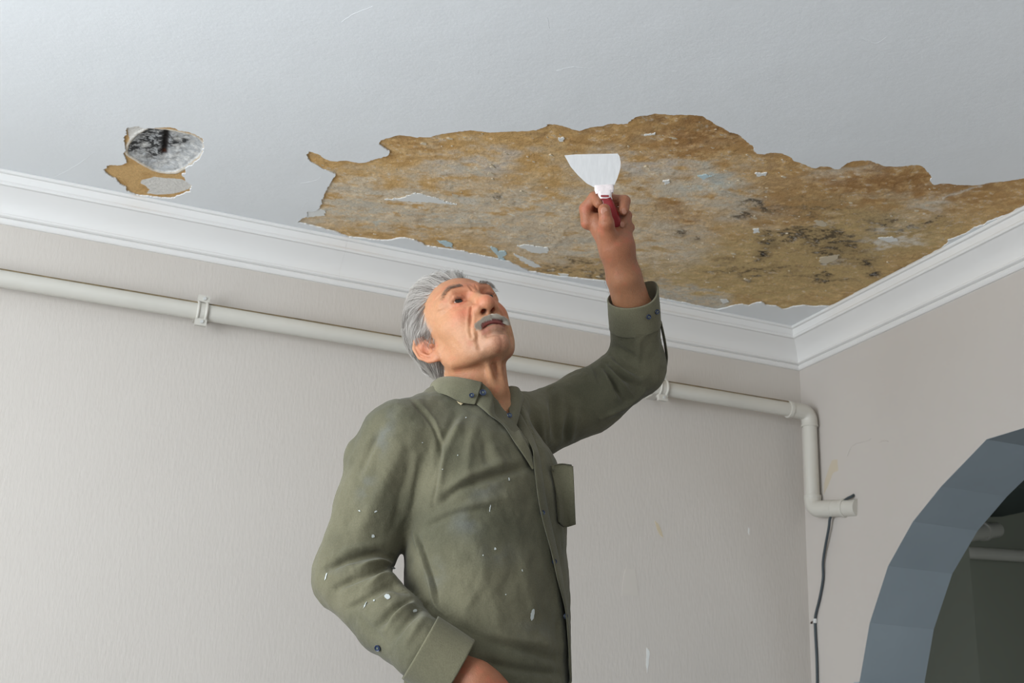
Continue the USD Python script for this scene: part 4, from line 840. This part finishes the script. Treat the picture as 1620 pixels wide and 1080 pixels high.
FOLDS = [  # (pixels, width in pixels, height in metres: ridge > 0, groove < 0)
    ([(690, 802), (728, 772), (790, 750), (838, 737)], 7, -.0055), ([(700, 785), (740, 755), (800, 732)], 9, .0040), ([(690, 820), (745, 800), (800, 788)], 8, .0025), ([(664, 838), (720, 812), (770, 806)], 6, -.0025),
    ([(733, 655), (712, 700), (700, 745), (694, 790)], 8, .0035), ([(722, 655), (700, 700), (690, 750)], 6, -.0030), ([(752, 665), (742, 715), (738, 760)], 8, .0025), ([(775, 690), (785, 725), (800, 755)], 8, .0025), ([(765, 690), (770, 730)], 6, -.0022),
    ([(650, 634), (680, 665), (697, 710), (693, 760), (684, 800)], 3.2, -.0013), ([(654, 632), (686, 664), (703, 710), (699, 760)], 4, .0007),
    ([(640, 690), (618, 740), (590, 800), (560, 850)], 14, .0030), ([(660, 700), (650, 760), (640, 820)], 10, .0025), ([(600, 680), (580, 720), (567, 752)], 6, -.0035), ([(650, 720), (636, 780), (622, 840)], 7, -.0020),
    ([(618, 882), (595, 876), (550, 886), (520, 900)], 5, -.0050), ([(624, 894), (600, 888), (560, 900)], 5, .0030), ([(632, 906), (604, 900), (562, 915), (535, 930)], 5, -.0045), ([(636, 920), (608, 912), (575, 930)], 5, .0030),
    ([(646, 936), (615, 926), (580, 946), (556, 960)], 5, -.0042), ([(655, 946), (625, 962), (598, 990)], 5, -.0040), ([(662, 948), (636, 966), (610, 996)], 5, .0030), ([(676, 957), (648, 976), (620, 1010)], 5, -.0035), ([(690, 968), (668, 980), (640, 1020)], 6, .0020),
    ([(600, 862), (560, 868), (530, 880)], 6, .0020), ([(560, 960), (580, 985), (612, 1020)], 5, -.0015),
    ([(654, 842), (668, 880), (680, 920), (688, 955), (706, 974)], 2.6, .0022), ([(660, 842), (674, 880), (686, 920), (694, 952)], 2.2, -.0020),
    ([(716, 985), (770, 1010), (840, 1030), (890, 1046)], 9, -.0040), ([(740, 1000), (800, 1012), (880, 1022)], 10, .0028), ([(760, 1046), (830, 1060), (890, 1066)], 7, -.0035), ([(730, 990), (740, 960), (760, 930)], 8, .0015), ([(780, 930), (790, 980), (800, 1020)], 12, .0018), ([(820, 860), (835, 920), (850, 980)], 10, .0018), ([(740, 840), (760, 880), (770, 930)], 12, .0015),
    ([(957, 582), (970, 606), (985, 632)], 4, -.0050), ([(951, 578), (962, 604), (972, 628)], 5, .0030), ([(963, 574), (985, 596), (1008, 612)], 4, -.0042), ([(962, 580), (980, 604), (998, 624)], 4, .0030), ([(967, 560), (988, 578), (1012, 594)], 4, -.0035), ([(966, 567), (988, 588), (1010, 602)], 4, .0026), ([(968, 548), (992, 560), (1012, 572)], 5, -.0022),
    ([(937, 576), (944, 588), (948, 604)], 4, -.0030), ([(926, 584), (932, 604)], 5, .0018), ([(902, 650), (898, 675), (894, 705)], 5, -.0040), ([(912, 640), (906, 672), (900, 706)], 6, .0026), ([(870, 618), (874, 645), (878, 690)], 5, -.0032), ([(858, 628), (862, 660), (868, 700)], 5, .0026), ([(884, 610), (888, 650), (888, 690)], 6, .0022),
    ([(950, 662), (990, 640), (1026, 612)], 4, .0025), ([(840, 640), (846, 680), (852, 720)], 5, -.0028), ([(850, 636), (856, 680), (862, 730)], 5, .0024), ([(1010, 530), (1012, 560), (1008, 580)], 4, .0012),
    ([(845, 740), (855, 800), (868, 870), (884, 950), (891, 1040)], 5, .0016)]
def image_dist(px, pts):
    d = None
    for a, b in zip(pts[:-1], pts[1:]):
        a, b = np.array(a, float), np.array(b, float); ab = b - a; t = np.clip(((px - a) @ ab) / (ab @ ab), 0, 1); e = np.linalg.norm(px - a - t[:, None] * ab, axis=1); d = e if d is None else np.minimum(d, e)
    return d
def add_folds(m):
    v = np.array(m.vertices); n = vnormals(m); px, z = project(v); face = -((v - CAM) / np.linalg.norm(v - CAM, axis=1, keepdims=True) * n).sum(1)
    wgt = sstep(face, 0.15, 0.50); dis = np.zeros(len(v)); k = v @ np.stack([LFT, CHN, up], 1)
    for pts, wid, hgt in FOLDS:
        pts = spline(np.array(pts, float), 4 * len(pts)); d = image_dist(px, pts); t = np.exp(-(d / wid) ** 2)
        ends = np.minimum(np.linalg.norm(px - pts[0], axis=1), np.linalg.norm(px - pts[-1], axis=1)); dis += hgt * (2.8 if wid <= 5 else 2.1 if wid <= 6 else 1.6) * t * (0.35 + 0.65 * sstep(ends, 0, 24)) * wgt
    dis += (meshkit.fbm(k * np.array([16, 16, 9.0]), 4, 91) - .5) * .012 + (meshkit.fbm(k * np.array([45, 45, 30.0]), 3, 92) - .5) * .0035
    dis = np.where(dis < -.006, -.006 - .004 * np.tanh((-dis - .006) / .006), dis)
    m.vertices = v + n * dis[:, None]; return m
shirt = add_folds(relax(shirt, 2))
OLV, OLV2, OLV3 = np.array(srgb(106, 102, 82)), np.array(srgb(88, 86, 69)), np.array(srgb(102, 105, 105))
def cloth_colour(v, paint=True):
    k = v @ np.stack([LFT, CHN, up], 1); w = meshkit.fbm(k * 9, 4, 95); w2 = meshkit.fbm(k * 40, 3, 96); px, _ = project(v)
    c = mixc(np.broadcast_to(OLV, (len(v), 3)), OLV2, sstep(w, .35, .7)); 
    if paint:
        q = px + ((w2 - .5) * 26)[:, None]
        sm = sum(a * blob(q, *b) for a, b in ((.7, (612, 690, 10, 34, 20)), (.5, (580, 770, 12, 24, 20)), (.6, (740, 830, 22, 20)), (.5, (770, 780, 26, 12, -20)), (.5, (690, 910, 14, 20)), (.5, (622, 898, 9, 6)), (.5, (656, 966, 8, 6)), (.4, (530, 900, 16, 8)), (.35, (790, 880, 30, 16)), (.3, (850, 1000, 30, 14))))
        c = mixc(c, OLV3, np.clip(sm * .7, 0, .6) * sstep(w2, .3, .6))
    return c * (0.93 + 0.14 * w2)[:, None]
sh = obj('shirt', shirt, 'shirt_cloth', person, color=cloth_colour(np.array(shirt.vertices)), label='olive green cotton shirt with paint spots')
caster = trimesh.Trimesh(shirt.vertices, shirt.faces, process=False)
def on_shirt(px, off=.001):
    """Points on the shirt under the pixels, lifted off it, and the cloth's normals there."""
    px = np.atleast_2d(np.asarray(px, float)); d = np.array([unit(ray(p)) for p in px]); loc, ri, ti = caster.ray.intersects_location(np.repeat(CAM[None], len(px), 0), d, multiple_hits=False)
    out, nn = np.full((len(px), 3), np.nan), np.full((len(px), 3), np.nan); out[ri] = loc; nn[ri] = caster.face_normals[ti]
    bad = np.isnan(out[:, 0])
    if bad.all(): raise ValueError('off the shirt')
    for i in np.where(bad)[0]: j = np.where(~bad)[0][np.argmin(np.abs(np.where(~bad)[0] - i))]; zz = (out[j] - CAM) @ CF; out[i] = at(px[i], zz); nn[i] = nn[j]
    return out + nn * off, nn
def cloth(name, a, b, parent, th=.0022, bulge=0.0, rows=6, label=None, col=1.0, n=40, paint=False):
    a, b = spline(a, n), spline(b, n); m = thick_strip(a, b, th, -CF, bulge, rows); v = np.array(m.vertices)
    m2 = trimesh.Trimesh(v, m.faces, process=False)
    return obj(name, m2, 'shirt_cloth', parent, color=cloth_colour(v, paint) * col, label=label)
def decal(px, mat, name, parent, th=.0005, seed=1, lift=.0, rag=.4, label=None):
    """A thin patch lying on the shirt, outlined in pixels."""
    g = Polygon(px); r = np.random.default_rng(seed); p = np.array(g.exterior.segmentize(1.2).coords)[:-1]; p += r.normal(0, rag, p.shape)
    c = p.mean(0); rings = [p, c + (p - c) * .5]; pts = np.vstack([*rings, c[None]]); P, nn = on_shirt(pts, .0002 + lift); n = len(p)
    top = P + nn * th; i = np.arange(n); j = (i + 1) % n; f = []
    for a, b in ((0, n),): f += [np.stack([a + i, a + j, b + j], -1), np.stack([a + i, b + j, b + i], -1)]
    f += [np.stack([n + i, n + j, np.full(n, 2 * n)], -1)]; f = np.vstack(f); N = len(P)
    side = np.vstack([np.stack([i, N + i, N + j], -1), np.stack([i, N + j, j], -1)]); low = f[:, ::-1]
    return obj(name, (np.vstack([top, P]), np.vstack([f, low + N, side])), mat, parent, smooth=50, label=label)
def button(px, r, parent, lift=.003, pos=None, nrm=None):
    if pos is None: P, nn = on_shirt([px], lift); P, nn = P[0], nn[0]
    else: P, nn = np.asarray(pos, float), np.asarray(nrm, float)
    nn = unit(nn * .6 - CF * .4)
    prof_ = np.array([(0, 0), (r * .93, 0), (r, .0006), (r, .0016), (r * .92, .0022), (r * .72, .0019), (r * .62, .0013), (0, .0012)])
    ang = np.arange(28) * 2 * np.pi / 28; g = np.stack([np.stack([np.cos(ang) * a, np.sin(ang) * a, np.full(28, z)], -1) for a, z in prof_[1:-1]], 0)
    m = grid_mesh(g, True, True); m.apply_transform(frame(P, nn)); b = obj('button', m, 'button_blue', parent, smooth=25)
    for k in range(4):
        h = trimesh.creation.cylinder(r * .12, .0004, sections=10); h.apply_translation((r * .25 * math.cos(k * math.pi / 2 + .78), r * .25 * math.sin(k * math.pi / 2 + .78), .0016)); h.apply_transform(frame(P, nn)); 
        if k == 0: hs = [h]
        else: hs.append(h)
    t = tube([(-r * .22, -r * .22, .0019), (r * .22, r * .22, .0019)], r * .08, 6); t.apply_transform(frame(P, nn)); 
    obj('button_thread', cat_(hs + [t]), 'thread', parent)
# cuffs
def cuff(a, b, r0, r1, name, label, flare=None, tint=1.22):
    ax_ = unit(b - a); T = frame(a, ax_, CR); L = np.linalg.norm(b - a); ang = np.arange(64) * 2 * np.pi / 64; rows = []
    for t, rr in [(0, r0 - .0012), (0, r0 + .0014), (.04, r0 + .0020), (.10, r0 + .0016), (.5, (r0 + r1) / 2 + .0022), (.92, r1 + .0016), (.97, r1 + .0022), (1, r1 + .0010), (1, r1 - .0018), (.5, (r0 + r1) / 2 - .0014), (.02, r0 - .0012)]:
        wob = 1 + .02 * np.sin(2 * ang + .6) + .012 * np.sin(3 * ang + 2)
        z = np.full(64, t * L)
        if flare is not None: z = z + flare(ang) * t
        rows.append(np.stack([np.cos(ang) * rr * wob, np.sin(ang) * rr * wob, z], -1))
    m = grid_mesh(np.stack(rows + [rows[0]], 0), True, False); m.apply_transform(T); v = np.array(m.vertices)
    if m.volume < 0: m.invert()
    return obj(name, m, 'shirt_cloth', sh, color=cloth_colour(v, False) * tint, label=label)
cuff(LCUF_A, LCUF_B, .0510, .0500, 'cuff', None, lambda g: (.020) * np.exp(-((np.angle(np.exp(1j * (g - .35)))) / .8) ** 2))
cuff(RCUF_A, RCUF_B, .0530, .0505, 'cuff', None)
sp_a = np.array([at(p, d) for p, d in (((1043, 508), 2.478), ((1049, 535), 2.492), ((1053, 562), 2.505), ((1052, 578), 2.512))]); sp_b = sp_a + CF * .030 + CR * .004
cloth('sleeve_placket', sp_a + CR * .003, sp_b, sh, .0022, .002, 4, None, .9, 24)
def on_cuff(px, a, b, r):
    d = unit(ray(px)); ax_ = unit(b - a); o = CAM - a; dp, op = d - (d @ ax_) * ax_, o - (o @ ax_) * ax_
    A, B, C_ = dp @ dp, 2 * dp @ op, op @ op - r * r; D = B * B - 4 * A * C_
    t = (-B - math.sqrt(max(D, 0))) / (2 * A); P = CAM + t * d; n = unit((P - a) - ((P - a) @ ax_) * ax_); return P, n
for px in ((1026, 501), (1039.5, 493)):
    P, n = on_cuff(px, LCUF_A, LCUF_B, .0535); button(None, .0052, sh, pos=P, nrm=n)
# collar: a stand round the neck and two leaves folded down over it
C3 = lambda *q: np.array([at((x, y), d) for x, y, d in q])
def lift_to(px, off): return on_shirt(px, off)[0]
col_top = C3((763, 605, 2.160), (742, 600, 2.158), (716, 596, 2.168), (697, 597, 2.205), (692, 601, 2.255), (704, 606, 2.305), (735, 612, 2.345))
tipR = lift_to([(752, 644)], .006)[0]; e1_ = lift_to([(730, 641), (706, 630)], .007)
col_bot = np.vstack([tipR, e1_, C3((686, 620, 2.185), (680, 619, 2.255), (694, 622, 2.315), (730, 625, 2.36))])
cl = cloth('collar', col_top, col_bot, sh, .0026, .004, 8, 'turned-down button collar', 1.32, 60)
col_top2 = C3((800, 613, 2.262), (809, 611, 2.254), (819, 613, 2.262), (824, 621, 2.290)); col_bot2 = C3((810, 688, 2.140), (818, 668, 2.185), (823, 648, 2.232), (827, 635, 2.285))
cloth('collar', col_top2, col_bot2, sh, .0026, .003, 6, 'left collar leaf', 1.15, 30)
# open front: the right facing with its button holes side, then the overlapping left panel
inn = np.vstack([C3((763, 606, 2.166), (777, 621, 2.160), (781, 640, 2.158)), lift_to([(797, 644), (812, 664), (822, 690), (838, 722), (842, 744)], .005)]); out = lift_to([(750, 640), (762, 650), (774, 660), (788, 670), (800, 683), (812, 702), (828, 726), (840, 745)], .005)
cloth('placket', inn, out, sh, .0022, .001, 8, 'open right placket', 1.2, 50)
le = [(814, 660), (826, 684), (835, 712), (840, 740), (847, 790), (856, 832), (866, 872), (877, 918), (886, 962), (891, 1010), (893, 1060), (894, 1100)]
lo_ = [(822, 652), (838, 682), (849, 712), (855, 740), (862, 790), (871, 832), (880, 872), (889, 918), (896, 962), (899, 1010), (900, 1060), (900, 1100)]
cloth('placket', lift_to(le, .0100), lift_to(lo_, .0015), sh, .0024, .002, 6, 'overlapping left placket', 1.0, 80)
for px in ((764, 621), (801, 663)): 
    P, n = on_shirt([px], .009 if px[0] > 780 else .012); 
    if px[0] < 780: P = np.array([at(px, 2.142)])
    button(None, .0060 if px[0] < 780 else .0050, sh, pos=P[0], nrm=n[0])
P, n = on_shirt([(745.5, 637)], .0175); button(None, .0046, sh, pos=P[0], nrm=n[0])
for px in ((854, 811), (872, 889), (888, 976)): button(px, .0045, sh, .0080)
button((599, 1024), .0052, sh, .002)
# breast pocket, its flap edge standing a little proud
pk = [(868, 738), (884, 735), (900, 738)]; pk2 = [(880, 826), (890, 834), (903, 830)]
A_ = lift_to(pk, .004); B_ = lift_to(pk2, .005); A_[2] += CR * .004; B_[2] += CR * .004
cloth('pocket', A_, B_, sh, .0030, .006, 12, None, .98, 24)
A2 = lift_to([(867, 738), (883, 735), (899, 737)], .007); B2 = lift_to([(868, 748), (884, 746), (899.5, 748)], .008)
cloth('pocket_hem', A2, B2, sh, .0020, .001, 4, None, 1.04, 20)
spots = [((590, 848), 3.2, 3, 0), ((613, 944), 6, 4.5, 20), ((592, 950), 1.6, 1.6, 0), ((578, 957), 1.0, 7, 25), ((594, 809), 3, 1.4, -30), ((569, 808), 2.4, 1, 30), ((783, 868), 2, 2.4, 0), ((775, 804), 1.0, 7, 8), ((842, 972), 3.4, 11, 10), ((805, 758), 1.4, 3, -20), ((764, 878), 1.2, 1.2, 0), ((800, 940), 1.6, 1.2, 0), ((842, 726), 1.0, 5, 0), ((516, 912), 1.2, 7, 15), ((800, 650), 1.3, 1.1, 0), ((737, 661), 1.6, .9, 0), ((656, 966), 4, 2.6, -15), ((622, 898), 4, 2, 10), ((668, 700), 1.1, 1.1, 0), ((826, 902), .9, 2.4, -15), ((724, 720), 1.1, 1.1, 0), ((700, 742), .9, .9, 0)]
for i, (c0, a, b, g) in enumerate(spots):
    a, b = a * .8, b * .85
    t = np.linspace(0, 2 * np.pi, 14)[:-1]; x, y = a * np.cos(t), b * np.sin(t); cg, sg = math.cos(math.radians(g)), math.sin(math.radians(g))
    decal(np.stack([c0[0] + x * cg - y * sg, c0[1] + x * sg + y * cg], -1), 'dried_paint', 'paint_spot', sh, .0004, 200 + i, .0006, .25)
decal([(721, 633), (727, 632), (733, 635), (738, 633), (734, 639), (729, 642), (724, 638)], 'cream_paper', 'paint_flake', sh, .0008, 300, .002, .2, 'cream paint flake caught under the collar')
# trousers, shoes and the stool he stands on lie below the frame
FOOT = J['hip'][2] - 1.02
hz = J['hip'] - up * .02; fr = CHN
def trouser_sdf(p):
    d = loft(p, [(hz + up * .04, .140, .105), (hz - up * .06, .152, .112), (hz - up * .16, .165, .118)], 2.2)
    for s in (1, -1): d = smin(d, s_path(p, [hz - up * .12 + LFT * s * .085, hz - up * .52 + LFT * s * .10 + CHN * .02, np.r_[(hz + LFT * s * .11)[:2], FOOT + .06]], [.088, .072, .062]), .03)
    return d
tl, thh = hz - [.35, .35, 1.1], hz + [.35, .35, .08]; tl[2] = FOOT + .03
tr = relax(isosurface(trouser_sdf, tl, thh, .009), 2); obj('trousers', tr, 'trouser_cloth', person, smooth=True)
for s in (1, -1):
    b = np.r_[(hz + LFT * s * .11)[:2], FOOT]
    def shoe_sdf(p): return np.maximum(smin(s_path(p, [b - CHN * .06 + up * .045, b + CHN * .06 + up * .035, b + CHN * .16 + up * .03], [.042, .044, .036]), s_cone(p, b + up * .05, b + up * .10, .045, .05), .03), FOOT + .002 - p[:, 2])
    obj('shoe', relax(isosurface(shoe_sdf, b - .3, b + .3, .007), 2), 'shoe_leather', person, smooth=True)
st = thing('step_stool', 'plain wooden step stool under the man', 'stool')
sc_ = np.r_[hz[:2] + CHN[:2] * .05, 0]; T = np.eye(4); T[:3, 0], T[:3, 1], T[:3, 3] = LFT, CHN, sc_
def stool_part(name, *a): m = bx(*a); m.apply_transform(T); obj(name, m, 'stool_wood', st, smooth=False)
stool_part('tread', -.27, .27, -.20, .20, FOOT - .028, FOOT - .001)
for sx in (-1, 1):
    for sy in (-1, 1): stool_part('leg', sx * .22 - .022, sx * .22 + .022, sy * .16 - .022, sy * .16 + .022, 0, FOOT - .028)
    stool_part('rail', sx * .22 - .012, sx * .22 + .012, -.14, .14, .10, .14)

# ---------------------------------------------------------------- putty knife in the raised hand
kn = thing('putty_knife', 'red-handled putty knife with a wide pale steel blade, held up in the fist', 'putty knife')
kd = lambda y: 2.403 + (300 - y) / 55 * .012
bl = [(893, 246), (910, 244.5), (935, 244), (960, 243.5), (977, 243), (980, 247), (982, 258), (981, 268), (977, 281), (971, 295), (955, 296), (939, 296), (928, 290), (915, 278), (903, 264)]
pf = np.array([at(p, kd(p[1])) for p in bl]); kn_n = unit(np.cross(pf[4] - pf[0], pf[10] - pf[0])); kn_n *= -np.sign(kn_n @ CF)
o = pf[11]; ux = unit(pf[4] - pf[0]); uy = np.cross(kn_n, ux); q2d = np.stack([(pf - o) @ ux, (pf - o) @ uy], -1)
Tk = np.eye(4); Tk[:3, 0], Tk[:3, 1], Tk[:3, 2], Tk[:3, 3] = ux, uy, kn_n, o
obj('blade', extrude(Polygon(q2d), .0014, Tk), 'steel_blade', kn, smooth=False)
def flat_bar(pts, w, t, name, mat):
    pts = spline(np.array(pts), 24); w, t = np.interp(np.linspace(0, 1, 24), np.linspace(0, 1, len(w)), w), np.interp(np.linspace(0, 1, 24), np.linspace(0, 1, len(t)), t)
    tg = np.gradient(pts, axis=0); tg /= np.linalg.norm(tg, axis=1, keepdims=True); sx = np.cross(tg, kn_n); sx /= np.linalg.norm(sx, axis=1, keepdims=True); nz = np.cross(sx, tg); ang = np.arange(28) * 2 * np.pi / 28
    ce, se = np.sign(np.cos(ang)) * np.abs(np.cos(ang)) ** .6, np.sign(np.sin(ang)) * np.abs(np.sin(ang)) ** .6
    return obj(name, grid_mesh(pts[:, None] + sx[:, None] * (w[:, None] * ce)[..., None] + nz[:, None] * (t[:, None] * se)[..., None], True, True), mat, kn, smooth=40)
flat_bar([at((955.5, 293), 2.4035), at((956, 300), 2.402), at((956.5, 306), 2.401)], [.0190, .0195, .0175], [.0045, .0058, .0062], 'ferrule', 'white_ferrule')
flat_bar([at((956.5, 302), 2.402), at((957.5, 312), 2.401), at((959, 318), 2.401)], [.0150, .0125, .0125], [.0075, .0085, .0095], 'handle_neck', 'white_ferrule')
flat_bar([at((958, 315), 2.4005), at((962, 327), 2.401), at((968, 342), 2.404), at((974, 357), 2.408), at((976, 363), 2.410)], [.0112, .0132, .0140, .0135, .008], [.0100, .0115, .0125, .0115, .006], 'handle', 'red_handle')

for y0, y1 in ((308.5, 311.5), (314, 316.5)):
    q = np.array([at(p, 2.390) for p in ((950.5, y0), (963, y0), (963, y1), (950.5, y1))]); m = trimesh.convex.convex_hull(np.vstack([q, q - CF * .0006])); obj('red_print', m, 'red_handle', kn, smooth=False)
